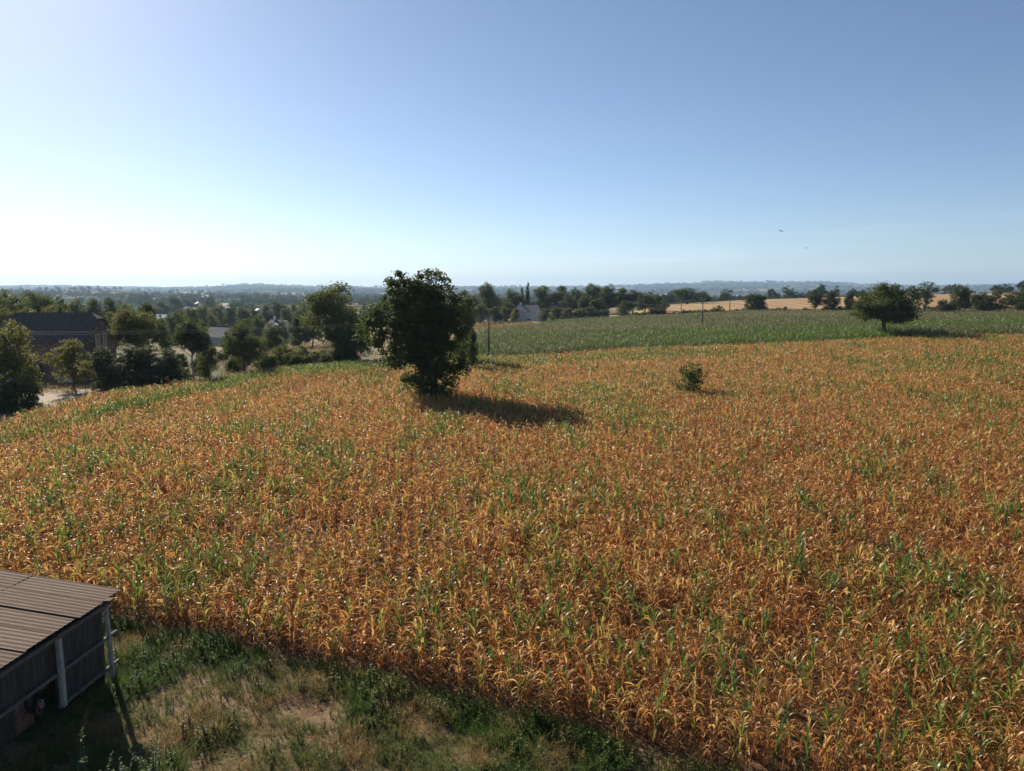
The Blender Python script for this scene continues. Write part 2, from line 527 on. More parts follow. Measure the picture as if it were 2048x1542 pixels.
def hills_mat(name="distant_farmland", k_=1.0, wood_lo=.47):
    """distant patchwork: woods, hedges, stubble and pasture"""
    m, nt, out = new_mat(name)
    k = nt.links.new
    geo = nt.nodes.new("ShaderNodeNewGeometry")
    mp = nt.nodes.new("ShaderNodeMapping"); mp.inputs['Scale'].default_value = (1, .62, 0); mp.inputs['Rotation'].default_value = (0, 0, .35)
    k(geo.outputs['Position'], mp.inputs['Vector'])
    wob = nt.nodes.new("ShaderNodeTexNoise"); wob.inputs['Scale'].default_value = .004 * k_; wob.inputs['Detail'].default_value = 3
    k(mp.outputs['Vector'], wob.inputs['Vector'])
    sc = nt.nodes.new("ShaderNodeVectorMath"); sc.operation = 'SCALE'; sc.inputs['Scale'].default_value = 260 / k_
    k(wob.outputs['Color'], sc.inputs[0])
    ad = nt.nodes.new("ShaderNodeVectorMath"); ad.operation = 'ADD'
    k(mp.outputs['Vector'], ad.inputs[0]); k(sc.outputs[0], ad.inputs[1])
    vo = nt.nodes.new("ShaderNodeTexVoronoi"); vo.inputs['Scale'].default_value = .0042 * k_
    k(ad.outputs[0], vo.inputs['Vector'])
    sep = nt.nodes.new("ShaderNodeSeparateColor"); k(vo.outputs['Color'], sep.inputs['Color'])
    field = ramp(nt, [(0.0, (.035, .055, .020)), (0.44, (.045, .068, .024)), (0.52, (.10, .105, .04)), (0.64, (.17, .14, .07)), (0.76, (.36, .25, .13)), (1.0, (.46, .34, .20))])
    field.color_ramp.interpolation = 'CONSTANT'
    k(sep.outputs[0], field.inputs['Fac'])
    edge = nt.nodes.new("ShaderNodeTexVoronoi"); edge.feature = 'DISTANCE_TO_EDGE'; edge.inputs['Scale'].default_value = .0042 * k_
    k(ad.outputs[0], edge.inputs['Vector'])
    er = ramp(nt, [(0.035, (1, 1, 1)), (0.06, (0, 0, 0))]); k(edge.outputs['Distance'], er.inputs['Fac'])
    wood = nt.nodes.new("ShaderNodeTexNoise"); wood.inputs['Scale'].default_value = .0016; wood.inputs['Detail'].default_value = 6; wood.inputs['Roughness'].default_value = .62
    k(mp.outputs['Vector'], wood.inputs['Vector'])
    wr = ramp(nt, [(wood_lo, (0, 0, 0)), (wood_lo + .05, (1, 1, 1))]); k(wood.outputs['Fac'], wr.inputs['Fac'])
    tree = nt.nodes.new("ShaderNodeTexNoise"); tree.inputs['Scale'].default_value = .05; tree.inputs['Detail'].default_value = 4
    k(mp.outputs['Vector'], tree.inputs['Vector'])
    tr = ramp(nt, [(0.35, (.02, .035, .013)), (0.7, (.055, .078, .028))]); k(tree.outputs['Fac'], tr.inputs['Fac'])
    mx = nt.nodes.new("ShaderNodeMath"); mx.operation = 'MAXIMUM'
    k(er.outputs['Color'], mx.inputs[0]); k(wr.outputs['Color'], mx.inputs[1])
    mix = nt.nodes.new("ShaderNodeMixRGB"); k(mx.outputs[0], mix.inputs[0]); k(field.outputs['Color'], mix.inputs[1]); k(tr.outputs['Color'], mix.inputs[2])
    bs = nt.nodes.new("ShaderNodeBsdfPrincipled"); bs.inputs['Roughness'].default_value = 1; bs.inputs['Specular IOR Level'].default_value = 0
    k(mix.outputs['Color'], bs.inputs['Base Color']); k(bs.outputs['BSDF'], out.inputs['Surface'])
    return m


def stubble_mat():
    m, nt, out = new_mat("stubble")
    k = nt.links.new
    geo = nt.nodes.new("ShaderNodeNewGeometry")
    mp = nt.nodes.new("ShaderNodeMapping"); mp.inputs['Rotation'].default_value = (0, 0, math.radians(62)); mp.inputs['Scale'].default_value = (.22, .008, 0)
    k(geo.outputs['Position'], mp.inputs['Vector'])
    no = nt.nodes.new("ShaderNodeTexNoise"); no.inputs['Scale'].default_value = 1; no.inputs['Detail'].default_value = 4
    k(mp.outputs['Vector'], no.inputs['Vector'])
    rp = ramp(nt, [(0.3, (.26, .165, .08)), (0.52, (.36, .24, .125)), (0.75, (.45, .325, .185))])
    k(no.outputs['Fac'], rp.inputs['Fac'])
    bs = nt.nodes.new("ShaderNodeBsdfPrincipled"); bs.inputs['Roughness'].default_value = .9; bs.inputs['Specular IOR Level'].default_value = .1
    k(rp.outputs['Color'], bs.inputs['Base Color']); k(bs.outputs['BSDF'], out.inputs['Surface'])
    return m


M['ground'] = ground_mat()
M['hills'] = hills_mat(wood_lo=.52)
M['valley'] = hills_mat("valley_farmland", 2.2, .56)
M['stubble'] = stubble_mat()
M['track'] = simple_mat("pale_dirt", (.26, .20, .15), (.42, .35, .28), scale=1.3, rough=.95, bump=.4)
M['road'] = simple_mat("pale_road", (.30, .27, .24), (.40, .37, .33), scale=.8, rough=.9)  # pale surface of the village road

# ------------------------------------------------------------------ ground sheets


def polar_sheet(name, r0, r1, nr, az0, az1, na, mat, colour=None, bumps=None, closed=False):
    rr = r0 * (r1 / r0) ** np.linspace(0, 1, nr)
    aa = np.radians(np.linspace(az0, az1, na))
    A, R = np.meshgrid(aa, rr)
    X = R * np.sin(A); Y = R * np.cos(A)
    Z = zt(X, Y)
    if bumps is not None:
        Z = Z + bumps(X, Y, R)
    V = np.stack([X.ravel(), Y.ravel(), Z.ravel()], 1)
    idx = np.arange(nr * na).reshape(nr, na)
    F = np.stack([idx[:-1, :-1].ravel(), idx[:-1, 1:].ravel(), idx[1:, 1:].ravel(), idx[1:, :-1].ravel()], 1)[:, ::-1]
    at = {}
    if colour is not None:
        at['col'] = ('FLOAT_COLOR', colour(X.ravel(), Y.ravel()))
    o = link(bpy.data.objects.new(name, raw_mesh(name, V, F, mat, True, at)))
    return tag(o, kind='structure')


def ground_colour(x, y):
    c = np.zeros((len(x), 4), np.float32); c[:, 3] = 1
    n = fbm(x * .6, y * .6, 5); n2 = fbm(x * .02, y * .02, 9)
    soil = np.array([.165, .098, .062]); dryg = np.array([.22, .165, .085]); green = np.array([.075, .095, .032])
    r = np.hypot(x, y)
    c[:, :3] = np.where((n2 > .5)[:, None], dryg, green)
    near = (y < 60) & (x < 60)
    t = np.clip((n - .42) * 6, 0, 1)[:, None]
    c[near, :3] = (np.array([.30, .20, .135]) * (1 - t) + green * 1.1 * t)[near]
    pp = 1024 + 1494 * x / np.maximum(y, 1)
    edge_ = (pp > 100) & (pp < 740) & (y > 95) & (y < 240)
    c[edge_, :3] = np.where((fbm(x * .12, y * .12, 19) > .55)[:, None], dryg * .8, green * .8)[edge_]
    c[in_poly(x, y, MAIZE), :3] = soil * .8
    c[in_poly(x, y, GREEN), :3] = soil * .7
    return c


def near_bumps(X, Y, R):
    return np.where(R < 60, (fbm(X * 1.1, Y * 1.1, 3) - .5) * .22, 0)


polar_sheet("ground", 1.5, 640, 280, -180, 180, 361, M['ground'], ground_colour, near_bumps)
polar_sheet("valley", 636, 3610, 90, -180, 180, 361, M['valley'])


def hill_bumps(X, Y, R):
    w = np.clip((R - 3600) / 1200, 0, 1)
    ridge = (fbm(X / 700, Y / 700, 21) - .5) * 46 + (fbm(X / 60, Y / 60, 22, 3) - .5) * 16
    return ridge * w


polar_sheet("hills", 3590, 15500, 150, -60, 60, 900, M['hills'], None, hill_bumps)

# stubble field on the rise behind the hedge


def draped(name, poly, step, lift, mat, cuts=60):
    """closed outline filled with a grid draped on the ground"""
    xs = [p[0] for p in poly]; ys = [p[1] for p in poly]
    gx = np.arange(min(xs) - step, max(xs) + step, step); gy = np.arange(min(ys) - step, max(ys) + step, step)
    X, Y = np.meshgrid(gx, gy)
    Z = zt(X, Y) + lift
    ins = in_poly(X + step / 2, Y + step / 2, poly)
    idx = np.arange(X.size).reshape(X.shape)
    q = ins[:-1, :-1]
    F = np.stack([idx[:-1, :-1][q], idx[:-1, 1:][q], idx[1:, 1:][q], idx[1:, :-1][q]], 1)
    V = np.stack([X.ravel(), Y.ravel(), Z.ravel()], 1)
    used = np.zeros(len(V), bool); used[F.ravel()] = True
    remap = np.cumsum(used) - 1
    return tag(link(bpy.data.objects.new(name, raw_mesh(name, V[used], remap[F], mat, True))), kind='structure')


STUBBLE = [ground_at(1190, 286)[:2], ground_at(1350, 288)[:2], ground_at(1700, 288)[:2], ground_at(2300, 290)[:2], ground_at(2500, 530)[:2],
           ground_at(2048, 545)[:2], ground_at(1800, 520)[:2], ground_at(1500, 470)[:2], ground_at(1330, 415)[:2], ground_at(1215, 345)[:2]]
draped("stubble_field", STUBBLE, 4.0, .12, M['stubble'])
YARD = [ground_at(-60, 58)[:2], ground_at(-60, 70)[:2], ground_at(60, 80)[:2], ground_at(85, 88)[:2], ground_at(230, 90)[:2], ground_at(360, 100)[:2], ground_at(440, 103)[:2],
        (-38.8, 95), (-45.6, 78.5), (-43.2, 61), (-43.8, 52), (-45, 40), (-60, 46)]
draped("yard_track", YARD, .8, .05, M['track'])
ROAD = [ground_at(560, 196)[:2], ground_at(598, 199)[:2], ground_at(640, 216)[:2], ground_at(700, 240)[:2], ground_at(700, 262)[:2], ground_at(640, 228)[:2], ground_at(596, 207)[:2], ground_at(555, 202)[:2]]
draped("village_road", ROAD, 1.0, .06, M['road'])

# ------------------------------------------------------------------ maize plants


def blade(rs, base, az, L, W, up0, droop, twist, segs, across, lv, z0frac, wave=.0, fold=0.0):
    """arching maize leaf; returns V, F, lv, lt"""
    p = np.array(base, float)
    ang = up0
    step = L / segs
    V = []; lt = []
    tw = 0
    azj = az
    fpos = .16 + .34 * rs.random()
    for i in range(segs + 1):
        t = i / segs
        w = W * (0.55 + 1.5 * t) if t < .3 else W * max(1 - ((t - .3) / .7) ** 1.7, 0.03)
        d = np.array([math.cos(azj) * math.cos(ang), math.sin(azj) * math.cos(ang), math.sin(ang)])
        side = np.array([-math.sin(azj), math.cos(azj), 0.0])
        nrm = np.cross(d, side)
        s2 = side * math.cos(tw) + nrm * math.sin(tw)
        n2 = np.cross(s2, d)
        if across == 3:
            V += [p - s2 * w / 2 + n2 * w * .22, p, p + s2 * w / 2 + n2 * w * .22]
        else:
            V += [p - s2 * w / 2, p + s2 * w / 2]
        lt += [t] * across
        p = p + d * step
        bend = (0.4 + 1.6 * t) * (1 - fold) + fold * 4.0 * math.exp(-((t - fpos) / .14) ** 2)
        ang -= droop * step / L * bend
        ang = max(ang, -1.52) + rs.normal(0, .10) * fold
        tw += twist / segs
        azj += wave / segs * (rs.random() * 2 - 1)
    V = np.array(V)
    F = []
    for i in range(segs):
        for c in range(across - 1):
            a = i * across + c
            F.append((a, a + 1, a + across + 1, a + across))
    return V, np.array(F), np.full(len(V), lv), np.array(lt)


def stalk_geo(rs, h, r, lean, sides=5):
    pts = []
    for i in range(4):
        t = i / 3
        pts.append((lean[0] * t * t * h, lean[1] * t * t * h, h * t))
    m = MB(); m.tube(pts, [r, r * .9, r * .7, r * .35], sides, cap=False)
    return np.array(m.v), np.array(m.f), pts


def maize_plant(seed, style, segs=8, across=2):
    """style: 0 dry and hanging .. 1 fresh and upright.  list of (part, V, F, lv, lt)"""
    rs = np.random.default_rng(seed)
    h = (1.24 + rs.random() * .40) * (1.0 if style < .5 else 1.06)
    lean = (rs.normal(0, .07), rs.normal(0, .07))
    V, F, _ = stalk_geo(rs, h * .93, .014 + rs.random() * .004, lean)
    parts = [('stalk', V, F, np.full(len(V), .5), np.zeros(len(V)))]
    n = 10 + int(rs.integers(0, 3))
    az0 = rs.random() * math.tau
    for i in range(n):
        t = (i + .6) / n
        z = h * (.08 + .82 * t)
        b = (lean[0] * (z / h) ** 2 * h, lean[1] * (z / h) ** 2 * h, z)
        az = az0 + math.pi * (i % 2) + rs.normal(0, .38)
        fresh = np.clip(style + (t - .5) * .7 + rs.normal(0, .16), 0, 1)
        Ln = (.82 - .42 * abs(t - .45)) * (.8 + rs.random() * .45)
        Wd = (.040 + .036 * fresh) * (.65 + .6 * rs.random())
        up0 = 1.12 + .22 * fresh + rs.normal(0, .13)
        droop = 2.7 - 1.1 * fresh + rs.normal(0, .35)
        tw = rs.normal(0, 1.9 - 1.3 * fresh)
        lv = np.clip(.42 + .5 * (t - .5) + rs.normal(0, .22), 0, 1)
        if fresh > .7 and rs.random() < .45:
            droop *= .55
        parts.append(('leaf', *blade(rs, b, az, Ln, Wd, up0, droop, tw, segs, across, lv, t, .9, fold=float(np.clip(1 - 1.5 * fresh, 0, 1)))))
    if rs.random() < .65:                                   # tassel
        m = MB()
        top = Vector((lean[0] * h, lean[1] * h, h * .9))
        for k in range(6):
            a = rs.random() * math.tau; sp = .06 + .10 * rs.random() if k else .015
            tip = top + Vector((math.cos(a) * sp, math.sin(a) * sp, .16 + .10 * rs.random()))
            mid = (top + tip) / 2 + Vector((0, 0, .03))
            m.tube([top, mid, tip], [.0045, .004, .002], 3, cap=False)
        V = np.array(m.v); F = np.array(m.f)
        parts.append(('tassel', V, F, np.full(len(V), .25), np.full(len(V), .5)))
    if rs.random() < .45:                                   # cob in its husk
        z = h * (.42 + .12 * rs.random()); a = az0 + rs.normal(0, .4)
        m = MB(); p0 = Vector((math.cos(a) * .02, math.sin(a) * .02, z)); d = Vector((math.cos(a) * .35, math.sin(a) * .35, .93)).normalized()
        m.tube([p0, p0 + d * .06, p0 + d * .14, p0 + d * .21], [.012, .026, .024, .005], 6, cap=False)
        V = np.array(m.v); F = np.array(m.f)
        parts.append(('cob', V, F, np.full(len(V), .55), np.zeros(len(V))))
    return parts


def merge(parts):
    vs, fs, a, b, mi = [], [], [], [], []
    n = 0
    for nm, V, F, lv, lt in parts:
        vs.append(V); fs.append(F + n); a.append(lv); b.append(lt); n += len(V)
        mi.append(np.full(len(F), 1 if nm in ('stalk',) else 0))
    return np.concatenate(vs), np.concatenate(fs), np.concatenate(a), np.concatenate(b), np.concatenate(mi)


def lib(name):
    return bpy.data.collections.new(name)


def lib_add(coll, name, me):
    o = bpy.data.objects.new(name, me)
    coll.objects.link(o)
    return o


def two_mat_mesh(name, parts, m0, m1):
    V, F, lv, lt, mi = merge(parts)
    me = raw_mesh(name, V, F, m0, True, {'lv': ('FLOAT', lv), 'lt': ('FLOAT', lt)})
    me.materials.append(m1)
    me.polygons.foreach_set("material_index", mi.astype(np.int32))
    return me


STYLES = [.02, .05, .1, .12, .18, .2, .08, .0, .14, .03, .22, .16, .28, .35, .3, .25, .38, .33, .45, .5, .55, .7, .8, .9, .75, .62, .85, .68]
maize_lib = lib("maize_library")
for i, st in enumerate(STYLES):
    lib_add(maize_lib, f"maize_{i:02d}", two_mat_mesh("maize_plant_mass", maize_plant(100 + i, st), M['maize'], M['stalk']))


def instancer(name, coll, P, vi, rot, scl, extra, label=None, cat=None, kind='stuff'):
    """one object that scatters the library over its points"""
    me = bpy.data.meshes.new(name)
    me.vertices.add(len(P))
    me.vertices.foreach_set("co", np.asarray(P, np.float32).ravel())

    def put(nm, typ, arr, key="value"):
        a = me.attributes.new(nm, typ, 'POINT')
        a.data.foreach_set(key, np.ascontiguousarray(arr).ravel())
    put("vi", 'INT', np.asarray(vi, np.int32))
    put("rot", 'FLOAT_VECTOR', np.asarray(rot, np.float32), "vector")
    put("scl", 'FLOAT_VECTOR', np.asarray(scl, np.float32), "vector")
    for k_, v_ in extra.items():
        put(k_, 'FLOAT', np.asarray(v_, np.float32))
    o = link(bpy.data.objects.new(name, me))
    ng = bpy.data.node_groups.new(name + "_scatter", 'GeometryNodeTree')
    ng.interface.new_socket("Geometry", in_out='INPUT', socket_type='NodeSocketGeometry')
    ng.interface.new_socket("Geometry", in_out='OUTPUT', socket_type='NodeSocketGeometry')
    gi = ng.nodes.new('NodeGroupInput'); go = ng.nodes.new('NodeGroupOutput')
    ci = ng.nodes.new('GeometryNodeCollectionInfo')
    ci.inputs['Collection'].default_value = coll
    ci.inputs['Separate Children'].default_value = True
    ci.inputs['Reset Children'].default_value = True
    ip = ng.nodes.new('GeometryNodeInstanceOnPoints')
    ip.inputs['Pick Instance'].default_value = True

    def named(nm, dt):
        a = ng.nodes.new('GeometryNodeInputNamedAttribute'); a.data_type = dt; a.inputs['Name'].default_value = nm
        return a.outputs['Attribute']
    ng.links.new(gi.outputs[0], ip.inputs['Points'])
    ng.links.new(ci.outputs[0], ip.inputs['Instance'])
    ng.links.new(named("vi", 'INT'), ip.inputs['Instance Index'])
    ng.links.new(named("rot", 'FLOAT_VECTOR'), ip.inputs['Rotation'])
    ng.links.new(named("scl", 'FLOAT_VECTOR'), ip.inputs['Scale'])
    ng.links.new(ip.outputs[0], go.inputs[0])
    md = o.modifiers.new("scatter", 'NODES')
    md.node_group = ng
    return tag(o, label, cat, None, kind)


def row_points(poly, row, along, dirv, ymax, margin=1.10):
    """points on sown rows inside poly and inside (a widened) view wedge"""
    d = np.array(dirv) / np.hypot(*dirv); nrm = np.array([-d[1], d[0]])
    R = ymax * 1.5
    u = np.arange(-R, R, along); v = np.arange(-R, R, row)
    U, W = np.meshgrid(u, v)
    U = U + (hash2(np.floor(W / row + .5), np.zeros_like(W), 4)) * along
    x = (U * d[0] + W * nrm[0]).ravel(); y = (U * d[1] + W * nrm[1]).ravel()
    ok = (y > 8) & (y < ymax) & (np.abs(x) < .70 * margin * y + 4)
    x, y = x[ok], y[ok]
    ok = in_poly(x, y, poly)
    return x[ok], y[ok]


ROWDIR = (-.13, .99)
mx_, my_ = row_points(MAIZE, .60, .14, ROWDIR, 140)
keep = rng.random(len(mx_)) < .93
mx_, my_ = mx_[keep], my_[keep]
mx_ = mx_ + rng.normal(0, .07, len(mx_)); my_ = my_ + rng.normal(0, .07, len(my_))
# thinner, shorter stand in places
gap = fbm(mx_ * .12, my_ * .12, 31)
keep = rng.random(len(mx_)) < np.clip(1.25 - 1.2 * np.clip(gap - .55, 0, 1) * 3, .35, 1)
mx_, my_ = mx_[keep], my_[keep]


def seg_dist(x, y, a, b):
    ax, ay = a; bx, by = b
    t = np.clip(((x - ax) * (bx - ax) + (y - ay) * (by - ay)) / ((bx - ax) ** 2 + (by - ay) ** 2), 0, 1)
    return np.hypot(x - ax - t * (bx - ax), y - ay - t * (by - ay))


def greenness(x, y):
    """share of fresh plants: streaks along the rows, greener borders and hollows"""
    d = np.array(ROWDIR) / np.hypot(*ROWDIR)
    u = x * d[0] + y * d[1]; v = -x * d[1] + y * d[0]
    st = fbm(u * .10, v * .35, 41, 3)
    bl = fbm(x * .05, y * .05, 47, 3)
    p = .045 + np.clip(st - .565, 0, 1) * 1.2 + np.clip(bl - .58, 0, 1) * .6
    p = p + .75 * np.exp(-(seg_dist(x, y, (-36.5, 70), (-33, 100)) / 1.6) ** 2)
    p = p + .45 * np.exp(-(seg_dist(x, y, (-36.8, 52), (-36.5, 70)) / 1.3) ** 2)
    p = p + .8 * np.exp(-(seg_dist(x, y, (-31, 103), (-12, 114)) / 6) ** 2)
    p = p + .3 * np.exp(-(seg_dist(x, y, (-4, 112), (30, 116)) / 5) ** 2)
    p = p + .2 * np.exp(-(np.hypot(x - 5.5, y - 38) / 2.6) ** 2) + .5 * np.exp(-(np.hypot(x - 16, y - 27) / 1.8) ** 2)
    p = p + .14 * np.exp(-(np.hypot(x - 2, y - 24) / 5) ** 2) + .12 * np.exp(-(np.hypot(x - 11, y - 18) / 5) ** 2)
    p = p + .03 * np.clip((y - 85) / 40, 0, 1)
    return np.clip(p, 0, .92)


pg = greenness(mx_, my_)
u = rng.random(len(mx_))
fresh = u < pg
half = (~fresh) & (rng.random(len(mx_)) < .15 + .5 * pg)
gval = np.where(fresh, .60 + .3 * rng.random(len(mx_)), np.where(half, .33 + .2 * rng.random(len(mx_)), .165 + .115 * rng.normal(0, 1, len(mx_))))
gval = gval + (fbm(mx_ * .06, my_ * .06, 51) - .5) * .14
vi = np.where(fresh, rng.integers(20, 28, len(mx_)), np.where(half, rng.integers(11, 22, len(mx_)), rng.integers(0, 16, len(mx_))))
tree_clear = np.hypot(mx_ + 8.2, my_ - 78) > 1.3
bush_clear = np.hypot(mx_ - 18.7, my_ - 77) > .7
ok = tree_clear & bush_clear
mx_, my_, gval, vi, fresh, half = mx_[ok], my_[ok], gval[ok], vi[ok], fresh[ok], half[ok]
mz_ = zt(mx_, my_) + (fbm(mx_ * 1.1, my_ * 1.1, 3) - .5) * .22 * (np.hypot(mx_, my_) < 60)
hs = .64 + .26 * fbm(mx_ * .09, my_ * .09, 61) + rng.normal(0, .065, len(mx_)) + .08 * fresh
rz = rng.random(len(mx_)) * math.tau
tilt = rng.normal(0, .07, (len(mx_), 2))
# the 300 nearest that stand inside the picture become single plants
depth = my_ * CP + (EYE - mz_ - .6) * SP
ppx = 1024 + FPX * mx_ / depth
ppy = 771 - FPX * ((mz_ + .6 - EYE) * CP + my_ * SP) / depth
inview = (ppx > -5) & (ppx < 2053) & (ppy < 1560)
order = np.argsort(np.where(inview, np.hypot(mx_, my_), 1e9))
single = order[:300]
rest = np.ones(len(mx_), bool); rest[single] = False
r_ = rest
instancer("maize_crop", maize_lib, np.stack([mx_[r_], my_[r_], mz_[r_]], 1), vi[r_],
          np.stack([tilt[r_, 0], tilt[r_, 1], rz[r_]], 1), np.stack([hs[r_] * .98, hs[r_] * .98, hs[r_]], 1), {'green': gval[r_]},
          "drought-dried orange maize crop filling the field around the lone oak", "maize crop")

# single plants of the front rows: parts shared by plants of one build
proto = []
for i, st in enumerate(STYLES):
    lst = []
    for nm, V, F, lv, lt in maize_plant(100 + i, st, segs=11, across=3):
        me = raw_mesh("maize_" + nm, V, F, M['stalk'] if nm == 'stalk' else M['maize'], True, {'lv': ('FLOAT', lv), 'lt': ('FLOAT', lt)})
        lst.append((nm, me))
    proto.append(lst)
for n_, i in enumerate(single):
    o = empty("maize_plant", (mx_[i], my_[i], mz_[i]))
    o.rotation_euler = (tilt[i, 0], tilt[i, 1], rz[i])
    o.scale = (hs[i], hs[i], hs[i])
    lb = ("green upright maize plant in the front rows beside the grass strip" if fresh[i] else
          "yellowing half-green maize plant in the front rows beside the grass strip" if half[i] else
          "withered orange-brown maize plant in the front rows beside the grass strip")
    tag(o, lb, "maize plant", "maize plants in the front rows")
    for nm, me in proto[vi[i]]:
        c = bpy.data.objects.new(nm, me)
        c["green"] = float(gval[i])
        COL.objects.link(c); c.parent = o

# greener maize in the hollow behind, sown in blocks
green_lib = lib("green_maize_library")
for i in range(8):
    rs = np.random.default_rng(300 + i)
    parts = []
    for rrow in range(4):
        for q in range(9):
            pl = maize_plant(int(rs.integers(1e6)), float(rs.uniform(.55, .95)), segs=3, across=2)
            ox, oy = rrow * .75 - 1.1 + rs.normal(0, .06), q * .33 - 1.4 + rs.normal(0, .1)
            s = rs.uniform(.75, 1.5); a = rs.random() * math.tau; ca, sa = math.cos(a) * s, math.sin(a) * s
            pv = rs.normal(0, .2)
            for nm, V, F, lv, lt in pl:
                if nm == 'cob':
                    continue
                W = np.stack([V[:, 0] * ca - V[:, 1] * sa + ox, V[:, 0] * sa + V[:, 1] * ca + oy, V[:, 2] * s], 1)
                parts.append((nm, W, F, np.clip(lv * .5 + .25 + pv - (.75 if nm == 'tassel' else 0), -.6, 1), lt))
    lib_add(green_lib, f"green_maize_{i:02d}", two_mat_mesh("green_maize_block", parts, M['maize_far'], M['maize_far']))
gx, gy = row_points(GREEN, 3.0, 3.0, ROWDIR, 290, 1.12)
gx = gx + rng.normal(0, .1, len(gx)); gy = gy + rng.normal(0, .1, len(gy))
gd = fbm(gx * .016, gy * .05, 71, 4)
band = np.exp(-((gy - 136 - 2 * np.sin(gx * .05)) / 5) ** 2) * (np.abs(gx - 30) < 40) * .22 + .16 * np.exp(-((gy - 165 - gx * .1) / 12) ** 2)
gg = .63 + (gd - .5) * .5 + band - .20 * np.exp(-((gy - 245) / 22) ** 2) * np.clip((gx - 20) / 60, 0, 1) + rng.normal(0, .03, len(gx))
flip = rng.integers(0, 2, len(gx)) * math.pi + math.atan2(ROWDIR[1], ROWDIR[0]) - math.pi / 2
instancer("green_maize_crop", green_lib, np.stack([gx, gy, zt(gx, gy)], 1), rng.integers(0, 8, len(gx)),
          np.stack([0 * gx, 0 * gx, flip], 1), np.stack([1 + 0 * gx, 1 + 0 * gx, .72 + .25 * fbm(gx * .05, gy * .05, 77)], 1), {'green': gg},
          "grey-green standing maize crop beyond the dried field", "maize crop")

# ------------------------------------------------------------------ trees


def lobe_tree(seed, H, lobes, trunk_r, clusters, per, leaf, crad, fork=.35, lean=(0, 0), inner=.45, aspect=.6, trunk_top=.8, twigs=True, ivy=0, up=0.2):
    """lobes: (x, y, z, rx, ry, rz) in metres.  returns (trunk MB, leaf V, F, lv)"""
    rs = np.random.default_rng(seed)
    lob = np.array(lobes, float)
    wt = lob[:, 3] * lob[:, 4] * lob[:, 5]; wt = wt ** .72; wt /= wt.sum()
    pick = rs.choice(len(lob), clusters, p=wt)
    d = rs.normal(0, 1, (clusters, 3)); d /= np.linalg.norm(d, axis=1)[:, None]
    rad = inner + (1 - inner) * rs.random(clusters) ** .6
    C = lob[pick, :3] + d * rad[:, None] * lob[pick, 3:6]
    # drop clusters lying deep inside another lobe
    deep = np.zeros(clusters)
    for l in lob:
        q = ((C - l[:3]) / l[3:6]); deep = np.maximum(deep, 1 - np.sqrt((q ** 2).sum(1)))
    C = C[(deep < .62) | (rs.random(clusters) < .3)]
    C = C[C[:, 2] > H * .04]
    ctr = (lob[:, :3] * wt[:, None]).sum(0)
    nC = len(C)
    per_c = np.maximum(4, (per * (.55 + .9 * rs.random(nC))).astype(int))
    ci = np.repeat(np.arange(nC), per_c)
    n = len(ci)
    cr = crad * (.65 + .75 * rs.random(nC))
    off = rs.normal(0, 1, (n, 3)); off /= np.linalg.norm(off, axis=1)[:, None]
    off *= (rs.random(n) ** .45 * cr[ci])[:, None]
    off[:, 2] *= .72
    P = C[ci] + off
    out = P - ctr; out /= np.linalg.norm(out, axis=1)[:, None] + 1e-6
    nrm = rs.normal(0, 1, (n, 3)) + out * .5 + np.array([0, 0, up * 2.2])
    nrm /= np.linalg.norm(nrm, axis=1)[:, None]
    t = rs.normal(0, 1, (n, 3)); t -= (t * nrm).sum(1)[:, None] * nrm; t /= np.linalg.norm(t, axis=1)[:, None] + 1e-9
    b = np.cross(nrm, t)
    s = leaf * (.55 + .8 * rs.random(n))[:, None]
    V = np.empty((n, 4, 3))
    V[:, 0] = P - t * s; V[:, 1] = P + b * s * aspect; V[:, 2] = P + t * s; V[:, 3] = P - b * s * aspect
    lvc = rs.normal(.5, .16, nC)
    lv = np.clip(lvc[ci] + rs.normal(0, .16, n), 0, 1)
    F = np.arange(n * 4).reshape(n, 4)
    # wood
    m = MB()
    top = Vector((lean[0] * H + ctr[0] * .5, lean[1] * H + ctr[1] * .5, H * trunk_top))
    tp = [Vector((0, 0, -.25))]
    K = 7
    for i in range(1, K + 1):
        f = i / K
        tp.append(Vector((top.x * f + rs.normal(0, .012) * H, top.y * f + rs.normal(0, .012) * H, top.z * f)))
    tr = [trunk_r * (1.35 if i == 0 else 1.0) * (1 - .82 * i / K) + .015 for i in range(K + 1)]
    m.tube(tp, tr, 9)
    sel = rs.permutation(nC)[:min(nC, 70 if twigs else 22)]
    for c in sel:
        e = Vector(C[c])
        f = fork + (1 - fork) * .85 * max(0, min(1, (e.z / H - .15))) * (.6 + .4 * rs.random())
        k0 = min(int(f * K), K - 1); ft = f * K - k0
        s0 = tp[k0].lerp(tp[k0 + 1], ft); r0 = (tr[k0] * (1 - ft) + tr[k0 + 1] * ft) * .42
        if s0.z > e.z + H * .1:
            s0 = tp[max(1, int(.2 * K))]; r0 = trunk_r * .25
        mid = s0.lerp(e, .5) + Vector((rs.normal(0, .03) * H, rs.normal(0, .03) * H, H * .03))
        q = [s0, s0.lerp(mid, .6) + Vector((0, 0, H * .008)), mid, mid.lerp(e, .55), e]
        m.tube(q, [r0, r0 * .8, r0 * .6, r0 * .38, .012], 5, cap=False)
    return m, V.reshape(-1, 3), F, np.repeat(lv, 4)


def tree_meshes(name, *a, bark='bark', leafmat='leaf', **k):
    m, V, F, lv = lobe_tree(*a, **k)
    return (m.mesh(name + "_trunk", M[bark], True), raw_mesh(name + "_crown", V, F, M[leafmat], False, {'lv': ('FLOAT', lv)}))


